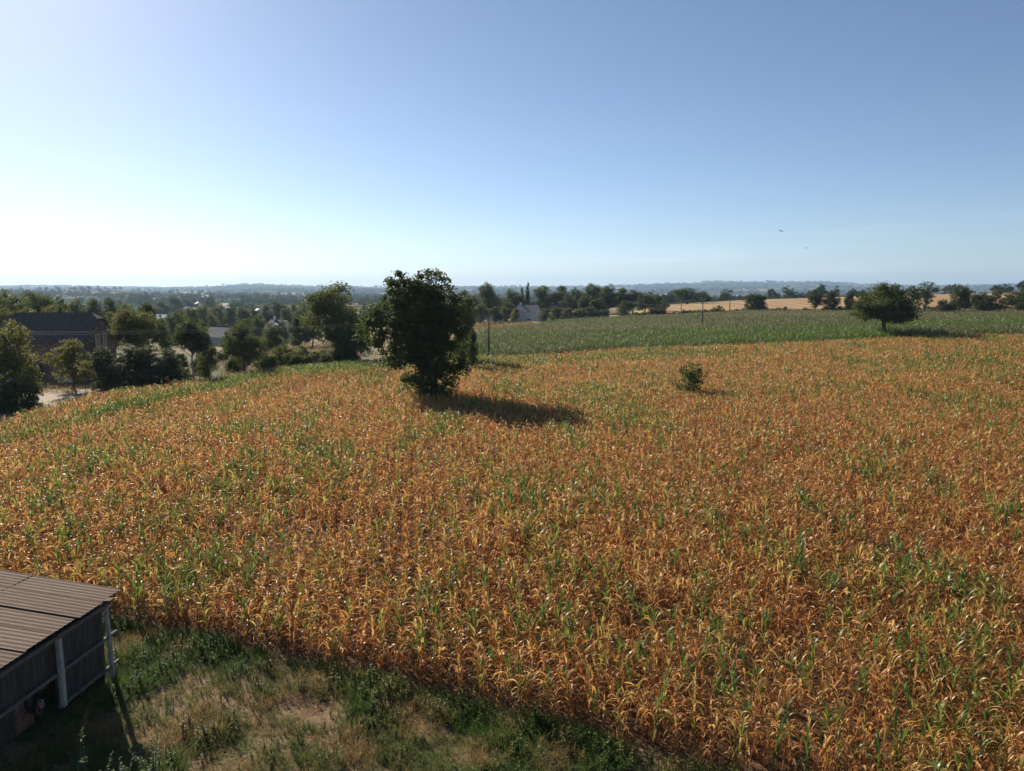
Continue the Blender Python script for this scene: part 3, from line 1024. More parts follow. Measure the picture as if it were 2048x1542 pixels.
def round_lobes(seed, H, W, base, n=9, top_bias=.5):
    """irregular broad crown between base*H and H, W wide"""
    rs = np.random.default_rng(seed)
    L_ = []
    zc = H * (base + 1) / 2; hz = H * (1 - base) / 2
    L_.append((0, 0, zc, W * .30, W * .30, hz * .62))
    for i in range(n):
        a = i / n * math.tau + rs.normal(0, .3)
        f = rs.uniform(-.75, .85)
        rr = W * .5 * math.sqrt(max(.05, 1 - f * f)) * rs.uniform(.5, .72)
        r = W * rs.uniform(.14, .22)
        L_.append((math.cos(a) * rr, math.sin(a) * rr, zc + f * (hz - r * .7), r, r, r * rs.uniform(.75, 1.05)))
    L_.append((rs.normal(0, W * .05), rs.normal(0, W * .05), H - W * .17, W * .2, W * .2, W * .17))
    return L_


def column_lobes(seed, H, W, base=.03, n=8, taper=.75):
    rs = np.random.default_rng(seed)
    L_ = []
    for i in range(n):
        f = (i + .5) / n
        r = W * .5 * (1 - taper * f ** 1.5) * rs.uniform(.85, 1.12)
        L_.append((rs.normal(0, W * .06), rs.normal(0, W * .06), H * (base + (1 - base) * f), r, r, H / n * .75))
    return L_


V_ = {}


class TreeSet(dict):
    def __setitem__(self, k, v):
        cm = v[2][1]
        a = np.empty(len(cm.vertices) * 3, np.float32); cm.vertices.foreach_get("co", a); a = a.reshape(-1, 3)
        r = np.percentile(np.hypot(a[:, 0], a[:, 1]), 98.5)
        super().__setitem__(k, (a[:, 2].max(), 2.0 * r, v[2]))


V_ = TreeSet()
V_['oak'] = (12, 11, tree_meshes("oak", 1, 12, round_lobes(1, 12, 11, .08), .34, 330, 46, .165, 1.0))
V_['oak2'] = (12, 10, tree_meshes("oak", 2, 12, round_lobes(2, 12, 10, .02, 12), .32, 340, 46, .165, .95))
V_['ash'] = (14, 9, tree_meshes("ash", 3, 14, round_lobes(3, 14, 9, .10, 13), .30, 320, 46, .165, .95, trunk_top=.88))
V_['round'] = (8, 7, tree_meshes("round_tree", 4, 8, round_lobes(4, 8, 7, -.08, 11), .18, 320, 46, .12, .66))
V_['round2'] = (8, 6.5, tree_meshes("round_tree", 5, 8, round_lobes(5, 8, 6.5, -.04, 11), .18, 320, 46, .12, .64))
V_['field_oak'] = (12, 12, tree_meshes("field_oak", 21, 12, round_lobes(21, 12, 11, .17, 15), .42, 420, 52, .15, .95))
V_['airy'] = (9, 7, tree_meshes("airy_tree", 6, 9, round_lobes(6, 9, 7, .08, 11), .15, 170, 38, .15, .66))
V_['loose'] = (4, 4, tree_meshes("loose_bush", 16, 4, round_lobes(16, 4, 4.2, -.05, 11), .05, 120, 26, .10, .36, fork=.1, inner=.2))
V_['conifer'] = (9, 5, tree_meshes("conifer", 7, 9, column_lobes(7, 9, 5, -.04, 8, .55), .16, 520, 44, .13, .5, aspect=.35))
V_['poplar'] = (18, 4, tree_meshes("poplar", 8, 18, column_lobes(8, 18, 4, .06, 10, .55), .25, 300, 34, .2, .7))
V_['bush'] = (3, 4, tree_meshes("bush", 9, 3, round_lobes(9, 3, 4, -.3, 9), .06, 220, 44, .09, .42, fork=.1))
V_['bush2'] = (3, 4.5, tree_meshes("bush", 10, 3, round_lobes(10, 3, 4.5, -.35, 10), .06, 220, 44, .09, .42, fork=.1))
V_['high'] = (12, 8, tree_meshes("high_crown", 12, 12, round_lobes(12, 12, 8, .36, 11), .24, 300, 46, .155, .85, bark='bark_pale'))
V_['stag'] = (12, 8, tree_meshes("stag_headed", 13, 12, [(0, 0, 3, 2.2, 2.2, 2.6), (.6, 0, 5.6, 2.0, 2.0, 1.8), (-1.2, .4, 7.0, 1.7, 1.7, 1.3), (1.8, 0, 7.2, 1.9, 1.5, 1.0), (0, 0, 9.5, 2.6, 2.6, 1.8)],
                                 .3, 120, 26, .15, .6, trunk_top=.8, inner=.7))

tree_i = 0
_ones = "first second third fourth fifth sixth seventh eighth ninth tenth eleventh twelfth thirteenth fourteenth fifteenth sixteenth seventeenth eighteenth nineteenth".split()
_tens = {2: ("twentieth", "twenty"), 3: ("thirtieth", "thirty"), 4: ("fortieth", "forty"), 5: ("fiftieth", "fifty"), 6: ("sixtieth", "sixty")}


def nth(i):
    if i < 20:
        return _ones[i - 1]
    t, o_ = divmod(i, 10)
    return _tens[t][0] if o_ == 0 else _tens[t][1] + "-" + _ones[o_ - 1]



def plant_tree(name, label, px, ytop, Y, wpx, kind, tint=.35, group=None, cat='tree', base_drop=0.0, rz=None, depth_w=None):
    """stand one tree Y metres ahead at column px with its top at row ytop"""
    global tree_i
    tree_i += 1
    x, y, z = ground_at(px, Y)
    h0, w0, (tm, cm) = V_[kind]
    dep = Y * CP + (EYE - z) * SP
    h = EYE - Y * slope(ytop) - z + base_drop
    w = wpx / FPX * dep
    o = empty(name, (x, y, z - base_drop))
    o.rotation_euler = (0, 0, (tree_i * 2.399) % math.tau if rz is None else rz)
    sw = w / w0
    o.scale = (sw, sw, h / h0)
    t = link(bpy.data.objects.new("trunk", tm), o)
    c = link(bpy.data.objects.new("crown", cm), o)
    c["tint"] = float(tint)
    return tag(o, label, cat, group)


# --- the lone oak in the maize
HX, HY, HZ = ground_at(868, 78)
HS = (78 * CP + 12 * SP) / FPX


def hero_lobe(px, py, r, dy=0.0, k=1.0):
    return ((px - 868) * HS, dy, 12 - 78 * slope(py) - HZ, r * HS, r * HS * k, r * HS)


hl = [hero_lobe(866, 575, 40, .5), hero_lobe(812, 578, 34, -.4), hero_lobe(838, 610, 45, 0), hero_lobe(778, 632, 40, .8), hero_lobe(750, 662, 28, -.6), hero_lobe(850, 655, 62, 0, 1.1),
      hero_lobe(905, 612, 40, .9), hero_lobe(914, 652, 30, -.8), hero_lobe(776, 684, 28, .5), hero_lobe(808, 716, 24, -1), hero_lobe(868, 712, 44, .3), hero_lobe(906, 688, 22, 1),
      hero_lobe(842, 750, 20, -.8), hero_lobe(900, 745, 22, .4), hero_lobe(850, 775, 22, -.4), hero_lobe(890, 778, 18, .3), hero_lobe(938, 738, 9, -1), hero_lobe(922, 726, 12, -.7),
      hero_lobe(812, 680, 40, .8), hero_lobe(850, 700, 40, 1.2), hero_lobe(820, 765, 14, -.6), hero_lobe(872, 790, 24, -.7), hero_lobe(845, 795, 16, -.6), hero_lobe(893, 798, 13, -.5), hero_lobe(735, 645, 16, 0)]
hm, hV, hF, hlv = lobe_tree(77, 14.3, hl, .5, 820, 56, .15, .70, fork=.25, inner=.5, trunk_top=.8)
o = empty("lone_oak", (HX, HY, HZ))
hm.build("trunk", M['bark'], o, True)
c = link(bpy.data.objects.new("crown", raw_mesh("lone_oak_crown", hV, hF, M['leaf'], False, {'lv': ('FLOAT', hlv)})), o)
c["tint"] = .29
tag(o, "tall ragged dark green tree standing alone among the dried maize, shadow to its side", "tree")

G1 = "trees around the farmyard"
G2 = "wood behind the pale house"
G3 = "trees along the hedge by the stubble"
G4 = "trees among the village houses"
PT = plant_tree
# second big tree behind the lone one and its company
PT("ivy_clad_tree", "broad dark tree just behind the lone oak, crown leaning over the track", 676, 560, 126, 138, 'oak', .50, G1)
PT("ivy_clad_tree", "dense dark thicket at the foot of the broad tree behind the lone oak", 708, 640, 118, 84, 'round', .30, G1)
PT("spreading_tree", "green tree half hidden behind the lone oak by the electricity pole", 930, 606, 112, 50, 'round2', .45, G1)
PT("spreading_tree", "dark low-branched tree between the lone oak and the electricity pole", 944, 655, 104, 26, 'round', .32, G1)
# farmyard side
PT("yard_tree", "big olive-green tree in front of the stone barn beside the yard track", 30, 636, 78, 128, 'oak2', .70, G1)
PT("yard_shrub", "dark shrub mass under the big olive-green tree by the yard track", 35, 738, 72, 100, 'bush2', .30, G1)
PT("staked_young_tree", "young bright-leaved tree tied to stakes in front of the stone barn", 152, 676, 87, 92, 'airy', .72, G1)
PT("dark_cypress", "dark cypress beside the young staked tree", 216, 690, 89, 62, 'conifer', .18, G1)
PT("dark_cypress", "dark cypress second from the young staked tree", 258, 686, 91, 76, 'conifer', .16, G1)
PT("dark_cypress", "dark cypress third from the young staked tree", 304, 688, 92, 78, 'conifer', .18, G1)
PT("dark_cypress", "dark cypress at the end of the row by the bare-trunked tree", 344, 694, 95, 62, 'conifer', .20, G1)
PT("yard_tree", "tall two-stemmed olive tree rising behind the dark cypresses", 276, 614, 104, 96, 'high', .62, G1)
PT("yard_tree", "blackish tree behind the tall two-stemmed olive tree", 300, 600, 128, 74, 'ash', .2, G1)
PT("bare_trunk_tree", "dark-crowned tree with long bare pale trunk at the field edge", 386, 632, 99, 80, 'high', .22, G1)
PT("yard_shrub", "grey-green bush right beside the bare-trunked tree", 418, 688, 102, 46, 'round', .55, G1)
PT("field_edge_oak", "dense dark rounded tree at the field edge before the village houses", 490, 634, 106, 84, 'oak2', .38, G1)
PT("field_edge_bush", "olive bush at the field edge next to the dense rounded tree", 566, 684, 124, 52, 'bush', .55, G1)
PT("field_edge_bush", "wide olive bush in the field-edge scrub, middle one", 604, 690, 126, 64, 'bush2', .58, G1)
PT("field_edge_bush", "olive bush in the field-edge scrub beside the broad dark tree", 646, 696, 128, 58, 'bush', .52, G1)
PT("field_edge_bush", "dark little bush below the dense rounded tree", 536, 702, 118, 40, 'bush', .40, G1)
PT("roadside_tree", "round green tree before the house with the skylights", 546, 645, 172, 46, 'round2', .55, G1)
PT("roadside_tree", "dark round tree by the village road bend", 598, 628, 190, 44, 'round', .34, G1)
PT("roadside_tree", "olive tree by the village road under the broad tree's crown", 626, 622, 186, 50, 'oak', .45, G1)
for i, (px, yt, Y, w, kd, tn) in enumerate([(-15, 580, 165, 90, 'oak', .45), (28, 576, 178, 84, 'oak2', .5), (72, 578, 190, 86, 'oak', .42), (104, 586, 200, 66, 'ash', .45), (10, 606, 132, 70, 'oak2', .62),
                                            (62, 612, 128, 70, 'round', .66), (108, 610, 134, 60, 'round2', .66), (142, 616, 140, 46, 'round', .62), (128, 590, 205, 34, 'conifer', .2),
                                            (160, 596, 220, 50, 'oak', .45), (192, 594, 236, 54, 'ash', .42), (222, 592, 240, 40, 'conifer', .22), (248, 600, 250, 54, 'oak2', .5), (230, 622, 150, 40, 'round2', .6)]):
    PT("barn_grove_tree", ["%s broadleaf tree of the grove behind the stone barn, far row counted before near row" % nth(i + 1), "dark pointed conifer of the barn grove, %s one along" % nth(1 if px < 200 else 2)][kd == 'conifer'], px, yt, Y, w, kd, tn, "grove behind the stone barn")
for i, (px, yt, Y, w, kd, tn) in enumerate([(366, 706, 104, 44, 'bush2', .2), (402, 708, 112, 40, 'bush', .3), (445, 700, 150, 34, 'bush2', .5), (472, 704, 118, 44, 'bush', .35), (520, 700, 122, 44, 'bush2', .45),
                                            (585, 700, 121, 50, 'bush', .5), (628, 702, 123, 52, 'bush2', .5), (665, 700, 122, 50, 'bush', .35), (560, 676, 190, 40, 'bush2', .4), (410, 676, 170, 36, 'bush2', .5), (530, 668, 210, 34, 'bush', .4), (690, 692, 118, 56, 'bush2', .22)]):
    PT("scrub_bush", "%s bush of the low scrub along the far field edge, counted from the cypresses" % nth(sorted((366, 402, 445, 472, 520, 585, 628, 665, 560, 410, 530, 690)).index(px) + 1), px, yt, Y, w, kd, tn, "scrub along the far field edge", 'bush')
# village trees
VT = [(330, 634, 150, 34, 'round', .5), (362, 618, 260, 38, 'round2', .5), (385, 612, 300, 40, 'round', .5), (345, 628, 240, 26, 'conifer', .25), (412, 606, 400, 44, 'oak', .6), (440, 604, 420, 46, 'oak2', .62),
                                            (465, 610, 400, 36, 'round', .3), (488, 612, 380, 44, 'oak', .3), (512, 610, 400, 36, 'oak2', .3), (532, 608, 420, 36, 'ash', .3), (554, 600, 440, 52, 'oak', .3), (575, 612, 360, 34, 'round', .45),
                                            (408, 640, 210, 30, 'airy', .5), (425, 625, 330, 30, 'airy', .5), (520, 628, 260, 34, 'round2', .5), (566, 640, 250, 30, 'conifer', .3), (588, 606, 470, 34, 'airy', .45), (610, 600, 450, 44, 'oak2', .4),
                                            (455, 660, 200, 18, 'round', .5), (592, 664, 212, 26, 'bush', .25), (350, 590, 820, 40, 'oak', .3), (325, 598, 700, 40, 'oak2', .35), (376, 596, 900, 30, 'oak', .3), (422, 590, 900, 30, 'oak2', .3), (300, 606, 600, 46, 'ash', .4)]
for i, (px, yt, Y, w, kd, tn) in enumerate(VT):
    lab = {0: "broad tree among the village houses beyond the field", 1: "small rounded tree in a village garden beyond the field", 2: "dark narrow conifer in a village garden beyond the field"}
    kk = 2 if kd == 'conifer' else 0 if kd in ('oak', 'oak2', 'ash') else 1
    cnt = cnt if i else [0, 0, 0]
    cnt[kk] += 1
    allpx = sorted(t_[0] for t_ in VT if (2 if t_[4] == 'conifer' else 0 if t_[4] in ('oak', 'oak2', 'ash') else 1) == kk)
    PT("village_tree", lab[kk] + ", %s from the barn side" % nth(allpx.index(px) + 1), px, yt, Y, w, kd, tn, G4)
# wood behind the pale house
PT("wood_tree", "tall round-topped tree at the near end of the wood by the lone oak", 976, 563, 330, 56, 'oak', .34, G2)
PT("wood_tree", "darker tree leaning against the tall round-topped one", 948, 586, 322, 44, 'oak2', .32, G2)
PT("wood_tree", "dark green tree between the round-topped tree and the poplars", 1024, 576, 372, 56, 'oak2', .32, G2)
PT("poplar_tree", "taller narrow poplar above the pale house", 1055, 564, 385, 13, 'poplar', .3, G2)
PT("poplar_tree", "shorter narrow poplar above the pale house", 1045, 574, 388, 12, 'poplar', .3, G2)
for i, (px, yt, Y, w, kd, tn) in enumerate([(1088, 569, 380, 54, 'oak', .38), (1124, 569, 374, 48, 'ash', .36), (1152, 573, 370, 46, 'oak2', .34), (1185, 565, 362, 64, 'oak', .30), (1216, 566, 352, 52, 'oak2', .30),
                                            (1242, 574, 346, 46, 'ash', .36), (1266, 578, 345, 44, 'oak', .26), (1290, 584, 332, 52, 'oak2', .22), (1312, 590, 336, 30, 'round', .24), (1170, 590, 318, 34, 'conifer', .45),
                                            (1198, 594, 312, 42, 'oak', .30), (1250, 600, 322, 34, 'round', .4), (1328, 600, 350, 26, 'round2', .42), (1136, 586, 350, 44, 'oak2', .34)]):
    PT("wood_tree", "%s dark broadleaf tree of the wood past the poplars, back row first" % nth(i + 1) if kd != 'conifer' else "pale pointed conifer in front of the wood above the green maize", px, yt, Y, w, kd, tn, G2)
for i, (px, yt, Y, w, kd, tn) in enumerate([(1022, 606, 318, 28, 'round', .62), (1010, 612, 310, 30, 'round2', .55), (1090, 616, 304, 30, 'round', .5), (1112, 612, 300, 34, 'round2', .5), (1136, 614, 296, 34, 'round', .56),
                                            (1160, 616, 294, 34, 'round2', .58), (1182, 612, 292, 34, 'round', .45), (1030, 615, 296, 22, 'round', .72), (1206, 618, 290, 30, 'round2', .4), (962, 606, 290, 40, 'round', .5), (990, 612, 296, 34, 'round2', .3),
                                            (940, 610, 270, 40, 'round2', .55)]):
    gp = sorted((1022, 1010, 1090, 1112, 1136, 1160, 1182, 1030, 1206, 962, 990, 940)).index(px) + 1
    PT("garden_shrub", "%s rounded shrub along the wood's foot by the pale house, counted from the lone oak" % nth(gp), px, yt, Y, w, kd, tn, "shrubs around the pale house")
for i, px in enumerate((1108, 1124, 1141, 1158, 1175, 1192, 1204)):
    PT("hedge_bush", "%s bush of the short dark hedge below the pale house" % nth(i + 1), px, 630 + (i % 2) * 2, 281, 24, 'bush' if i % 2 else 'bush2', .22, "short hedge below the pale house")
# hedge between green maize and stubble
hpx = 1246.0
i = 0
while hpx < 2065:
    hh = 2.0 + 1.6 * hash2(np.array([i]), np.array([3]), 5)[0]
    if i in (5, 6): hh += 1.6
    if i in (14,): hh += 1.5
    x, y, z = ground_at(hpx, 289)
    yt = 771 - (FPX * ((z + hh - EYE) * CP + y * SP) / (y * CP + (EYE - z - hh) * SP))
    PT("hedge_bush", "%s low dark bush of the long hedge before the stubble, counted from the wood" % nth(i + 1), hpx, yt, 289, 20 + 7 * ((i * 7) % 3), 'bush' if i % 2 else 'bush2', .14 + .16 * ((i * 5) % 4) / 4, "long hedge bushes")
    hpx += 13.5
    i += 1
PT("stubble_oak", "wide dark oak beyond the stubble, twin-domed crown", 1374, 575, 440, 72, 'oak', .28, G3)
PT("stubble_oak", "lower dark oak against the twin-domed one beyond the stubble", 1404, 582, 430, 44, 'oak2', .3, G3)
PT("hedge_tree", "ragged hedge tree by the last electricity pole", 1500, 586, 292, 40, 'airy', .22, G3)
PT("hedge_tree", "darker hedge tree beside the ragged one by the last pole", 1518, 588, 291, 32, 'round', .2, G3)
PT("hedge_tree", "first of the hedge trees to the side of the round field tree", 1630, 577, 290, 34, 'ash', .2, G3)
PT("hedge_tree", "stocky hedge tree second from the round field tree", 1660, 580, 289, 36, 'round', .18, G3)
PT("hedge_tree", "thin hedge tree next to the round field tree", 1698, 580, 286, 26, 'round2', .2, G3)
PT("hedge_tree", "sparse hedge tree half behind the round field tree", 1722, 578, 286, 26, 'airy', .25, G3)
PT("round_field_oak", "stout round oak standing on the border of dried and green maize", 1766, 560, 138, 122, 'field_oak', .33, None)
PT("hedge_tree", "leafy hedge tree just behind the stout round oak", 1822, 570, 262, 36, 'airy', .35, G3)
PT("stag_headed_tree", "half-bare tree with dead twigs at its top in the hedge", 1851, 562, 262, 46, 'stag', .2, G3)
PT("hedge_tree", "round dark hedge tree standing clear against the stubble", 1918, 567, 264, 54, 'oak', .2, G3)
PT("hedge_tree", "low dark hedge tree between the clear round one and the frame edge", 1962, 584, 268, 48, 'round', .24, G3)
PT("hedge_tree", "olive hedge tree in the last gap before the frame edge", 1990, 578, 268, 36, 'airy', .45, G3)
PT("hedge_tree", "rounded hedge tree at the very edge of the view", 2036, 575, 262, 64, 'oak2', .34, G3)
PT("hedge_tree", "small bush-like hedge tree beside the half-bare tree", 1885, 598, 266, 30, 'round', .2, G3)
PT("field_bush", "single loose bush growing out of the dried maize", 1381, 724, 77, 74, 'loose', .45, None, 'bush')

# distant woods and hedgerows of the valley, one mass
far_lib = lib("far_tree_library")
for i in range(6):
    kind = [round_lobes(400 + i, 10, 9 + i % 3, .05, 8), column_lobes(400 + i, 10, 5, .0, 7, .7)][i == 5]
    m_, Vf, Ff, lvf = lobe_tree(400 + i, 10, kind, .2, 70, 16, .42, .95, twigs=False)
    lib_add(far_lib, f"far_tree_{i:02d}", raw_mesh("far_tree_mass", Vf, Ff, M['leaf_far'], False, {'lv': ('FLOAT', lvf)}))
n = 60000
rr = 330 * (3500 / 330) ** rng.random(n)
az = np.radians(rng.uniform(-39, 39, n))
fx, fy = rr * np.sin(az), rr * np.cos(az)
fp = 1024 + 1494 * fx / fy
wood = fbm(fx / 160, fy / 110, 83, 4)
hedge = np.abs(((fy + 40 * vnoise(fx / 200, fy / 200, 5)) % 120) - 60) < 5
dens = np.clip((wood - .56) * 9, 0, 1) * .8 + .2 * hedge + .02
dens = dens * np.where(fy < 620, np.where((fp > 130) & (fp < 640), .2, .6), 1)
dens = np.where(in_poly(fx, fy, STUBBLE), 0, dens)
dens = np.where((fy < 560) & (fp > 960), 0, dens)
dens = np.where((fy < 420) & (fp > 280) & (fp < 620), 0, dens)
dens = np.where((fp > 320) & (fp < 600) & (fy > 620) & (fy < 1250), dens * .3, dens)
dens = np.where((fp > 220) & (fp < 330) & (fy > 1900) & (fy < 2900), dens * .15, dens)
ok = (rng.random(n) < dens * .55)
fx, fy, rr = fx[ok], fy[ok], rr[ok]
fs = rng.uniform(.65, 1.25, len(fx)) * np.where(rr > 1500, 1.5, 1)
instancer("distant_woods", far_lib, np.stack([fx, fy, zt(fx, fy) - .3], 1), rng.integers(0, 6, len(fx)), np.stack([0 * fx, 0 * fx, rng.random(len(fx)) * 6.28], 1),
          np.stack([fs, fs, fs * rng.uniform(.8, 1.1, len(fx))], 1), {'tint': np.clip(rng.normal(.42, .16, len(fx)), 0, 1)},
          "hazy woods and hedgerows filling the valley to the hills", "woods")
# tree-lined crests of the far hills
n = 26000
rr = rng.uniform(4200, 9600, n); az = np.radians(rng.uniform(-39, 39, n))
fx, fy = rr * np.sin(az), rr * np.cos(az)
ok = (fbm(fx / 330, fy / 240, 91, 4) > .57) & (rng.random(n) < .6)
fx, fy = fx[ok], fy[ok]
rr = np.hypot(fx, fy)
fs = rng.uniform(1.2, 2.6, len(fx))
instancer("hill_woods", far_lib, np.stack([fx, fy, zt(fx, fy) + hill_bumps(fx, fy, rr) - 2], 1), rng.integers(0, 5, len(fx)), np.stack([0 * fx, 0 * fx, rng.random(len(fx)) * 6.28], 1),
          np.stack([fs * 1.5, fs * 1.5, fs], 1), {'tint': np.clip(rng.normal(.4, .15, len(fx)), 0, 1)},
          "blue-hazed woods on the far hill slopes", "woods")

# ------------------------------------------------------------------ buildings


def house(name, label, px, Y, rot, w, l, eave, ridge, wall='wall_cream', roof='slate_blue', wins=(), chimney=None, cat='house', group=None, zoff=0.0, skylights=(), over=.35, hip=0.0, door=None):
    """gabled house; local x = across the gable (w), local y = along the ridge (l); rot in degrees"""
    x, y, z = ground_at(px, Y)
    o = empty(name, (x, y, z + zoff), math.radians(rot))
    m = MB()
    hw, hl_ = w / 2, l / 2
    lo = -2.0
    for s in (-1, 1):
        m.quad((s * hw, -hl_, lo), (s * hw, hl_, lo), (s * hw, hl_, eave), (s * hw, -hl_, eave))
        if hip:
            rz_ = eave + (ridge - eave) * (1 - hip); hx = hw * hip
            m.quad((-hw, s * hl_, lo), (hw, s * hl_, lo), (hw, s * hl_, eave), (hx, s * hl_, rz_), (-hx, s * hl_, rz_), (-hw, s * hl_, eave))
        else:
            m.quad((-hw, s * hl_, lo), (hw, s * hl_, lo), (hw, s * hl_, eave), (0, s * hl_, ridge - .02), (-hw, s * hl_, eave))
    m.build("wall", M[wall], o)
    sl = (ridge - eave) / hw
    r = MB()
    th = .14
    e = over
    for s in (-1, 1):
        a = (s * (hw + e), -hl_ - e * .7, eave - e * sl); b = (s * (hw + e), hl_ + e * .7, eave - e * sl)
        if hip:
            rz_ = eave + (ridge - eave) * (1 - hip); hx = hw * hip; back = hip * hw * .9
            pts = [a, b, (s * hx, hl_ + e * .7, rz_ + .02), (0, hl_ - back, ridge), (0, -hl_ + back, ridge), (s * hx, -hl_ - e * .7, rz_ + .02)]
        else:
            pts = [a, b, (0, hl_ + e * .7, ridge), (0, -hl_ - e * .7, ridge)]
        n0 = len(r.v)
        k_ = len(pts)
        r.v += [(p[0], p[1], p[2] + th) for p in pts] + [tuple(p) for p in pts]
        r.f.append(tuple(n0 + i for i in range(k_))); r.f.append(tuple(n0 + k_ + i for i in range(k_))[::-1])
        for i in range(k_):
            j = (i + 1) % k_
            r.f.append((n0 + i, n0 + k_ + i, n0 + k_ + j, n0 + j))
    if hip:
        rz_ = eave + (ridge - eave) * (1 - hip); hx = hw * hip; back = hip * hw * .9
        for s in (-1, 1):
            r.quad((-hx, s * (hl_ + e * .7), rz_ + th + .02), (hx, s * (hl_ + e * .7), rz_ + th + .02), (0, s * (hl_ - back), ridge + th))
    ro = r.build("roof", M[roof], o)
    if chimney:
        cx, cy = chimney
        c_ = MB(); zt_ = ridge - abs(cx) * sl
        c_.box((cx, cy, zt_ + .45), (.6, .9, 1.9)); c_.box((cx, cy, zt_ + 1.46), (.72, 1.02, .12))
        c_.build("chimney", M['wall_pale'], ro)
    for (u, v, su) in skylights:
        f = MB()
        t = .06
        xa = su * (u - .4); xb = su * (u + .4)
        za, zb = ridge - abs(xa) * sl + th + t, ridge - abs(xb) * sl + th + t
        f.quad((xa, v - .45, za), (xa, v + .45, za), (xb, v + .45, zb), (xb, v - .45, zb))
        f.quad((xa, v - .45, za - t), (xb, v - .45, zb - t), (xb, v - .45, zb), (xa, v - .45, za))
        f.quad((xa, v + .45, za - t), (xb, v + .45, zb - t), (xb, v + .45, zb), (xa, v + .45, za))
        f.build("skylight", M['roof_bright'], ro)
    for spec in wins:                # (face, along, z, width, height, material)
        face, al, zc, ww, hh = spec[:5]
        gm = spec[5] if len(spec) > 5 else 'window'
        fr = MB(); pn = MB()
        if face in ('x+', 'x-'):
            s = 1 if face == 'x+' else -1
            pn.box((s * (hw + .02), al, zc), (.05, ww, hh))
            for dy in (-1, 1):
                fr.box((s * (hw + .03), al + dy * (ww / 2 + .06), zc), (.10, .12, hh + .24))
            for dz in (-1, 1):
                fr.box((s * (hw + .035), al, zc + dz * (hh / 2 + .06)), (.11, ww, .12))
            fr.box((s * (hw + .032), al, zc), (.08, .07, hh))
        else:
            s = 1 if face == 'y+' else -1
            pn.box((al, s * (hl_ + .02), zc), (ww, .05, hh))
            for dx in (-1, 1):
                fr.box((al + dx * (ww / 2 + .06), s * (hl_ + .03), zc), (.12, .10, hh + .24))
            for dz in (-1, 1):
                fr.box((al, s * (hl_ + .035), zc + dz * (hh / 2 + .06)), (ww, .11, .12))
            fr.box((al, s * (hl_ + .032), zc), (.07, .08, hh))
        wo = fr.build("window", M['frame'], o)
        pn.build("pane", M[gm], wo)
    if door:
        face, al, ww, hh = door
        d_ = MB(); s = 1 if face[1] == '+' else -1
        if face[0] == 'x':
            d_.box((s * (hw + .03), al, hh / 2), (.08, ww, hh))
        else:
            d_.box((al, s * (hl_ + .03), hh / 2), (ww, .08, hh))
        d_.build("door", M['door'], o)
    return tag(o, label, cat, group)


# stone barn: long side and right gable towards the viewer
house("stone_barn", "old red sandstone barn with long slate roof beside the yard", 118, 103, 94, 9.0, 12.0, 5.3, 8.9, 'stone', 'slate', cat='barn', hip=.24, over=.3,
      wins=[('y-', 1.1, 5.0, .75, 1.9), ('y-', -.9, 5.0, .95, 1.9), ('x-', 1.4, 2.9, 1.1, 1.1), ('x-', -3.6, 2.6, 1.0, 1.1)], door=('x-', .8, 2.4, 2.2))
house("outbuilding", "small pale outbuilding with slate roof cut by the picture edge", -22, 74, 20, 3.4, 4.2, 3.3, 4.3, 'wall_cream', 'slate', cat='outbuilding', wins=[('y-', .6, 1.6, .8, .9)])
GV = "village houses beyond the field"
house("village_house", "grey-rendered gabled house with slate roof at the near end of the village", 444, 300, 58, 9, 13, 3.9, 7.4, 'wall_cream', 'slate_blue', wins=[('y+', -1.2, 2.0, .8, .9), ('y-', -1.0, 2.2, .7, 1.0)], cat='house', group=GV)
house("village_house", "cream house with dark slate roof just behind the grey gable", 441, 345, 96, 8, 9.5, 4.4, 7.2, 'wall_white', 'slate_blue', wins=[('x+', 1.8, 2.8, .9, 1.2), ('x+', -1.8, 2.8, .9, 1.2), ('x-', 1.8, 2.8, .9, 1.2), ('x-', -1.8, 2.8, .9, 1.2)], group=GV)
house("village_house", "steep-roofed house with two pale skylights by the village road", 560, 292, 52, 9, 11, 4.2, 8.6, 'wall_cream', 'slate_blue', wins=[('x-', -2.4, 1.8, .9, 1.5), ('x+', -2.4, 1.8, .9, 1.5), ('y-', 0, 2.0, 1.0, 1.2)], skylights=[(1.8, -1.4, 1), (1.8, -.2, 1), (1.8, -1.4, -1), (1.8, -.2, -1)], chimney=(0, 3), group=GV)
house("village_house", "dark blue slate roof between the grove and the skylight house", 521, 315, 60, 7, 8, 3.6, 6.4, 'wall_cream', 'slate_blue', wins=[('y-', 0, 2, 1, 1)], group=GV)
house("village_house", "low wide house with bright pale roof above the near gables", 464, 420, 92, 9, 9.5, 3.3, 5.4, 'wall_white', 'roof_bright', wins=[('x-', 2, 1.8, 1, 1.1), ('x-', -2, 1.8, 1, 1.1)], group=GV)
house("village_house", "dark-roofed house with white gable next to the pale-roofed one", 496, 440, 80, 7.5, 8, 4.0, 6.6, 'wall_white', 'slate_blue', wins=[('y-', 0, 2, 1, 1.1)], group=GV)
house("village_house", "house with dark roof showing above the skylight house", 582, 480, 70, 8, 9, 3.6, 6.8, 'wall_cream', 'slate_blue', wins=[('y-', 0, 2, 1, 1)], group=GV)
house("village_house", "tan-roofed house among garden trees in the village centre", 417, 470, 88, 9, 11, 4.0, 7.4, 'wall_white', 'roof_tan', wins=[('x-', 2, 2.4, 1, 1.1), ('x-', -2, 2.4, 1, 1.1)], group=GV)
house("village_house", "long bright-roofed house below the garden trees", 392, 400, 84, 8, 8, 3.0, 5.6, 'wall_cream', 'roof_bright', wins=[('x-', 2, 1.8, 1, 1.1)], group=GV)
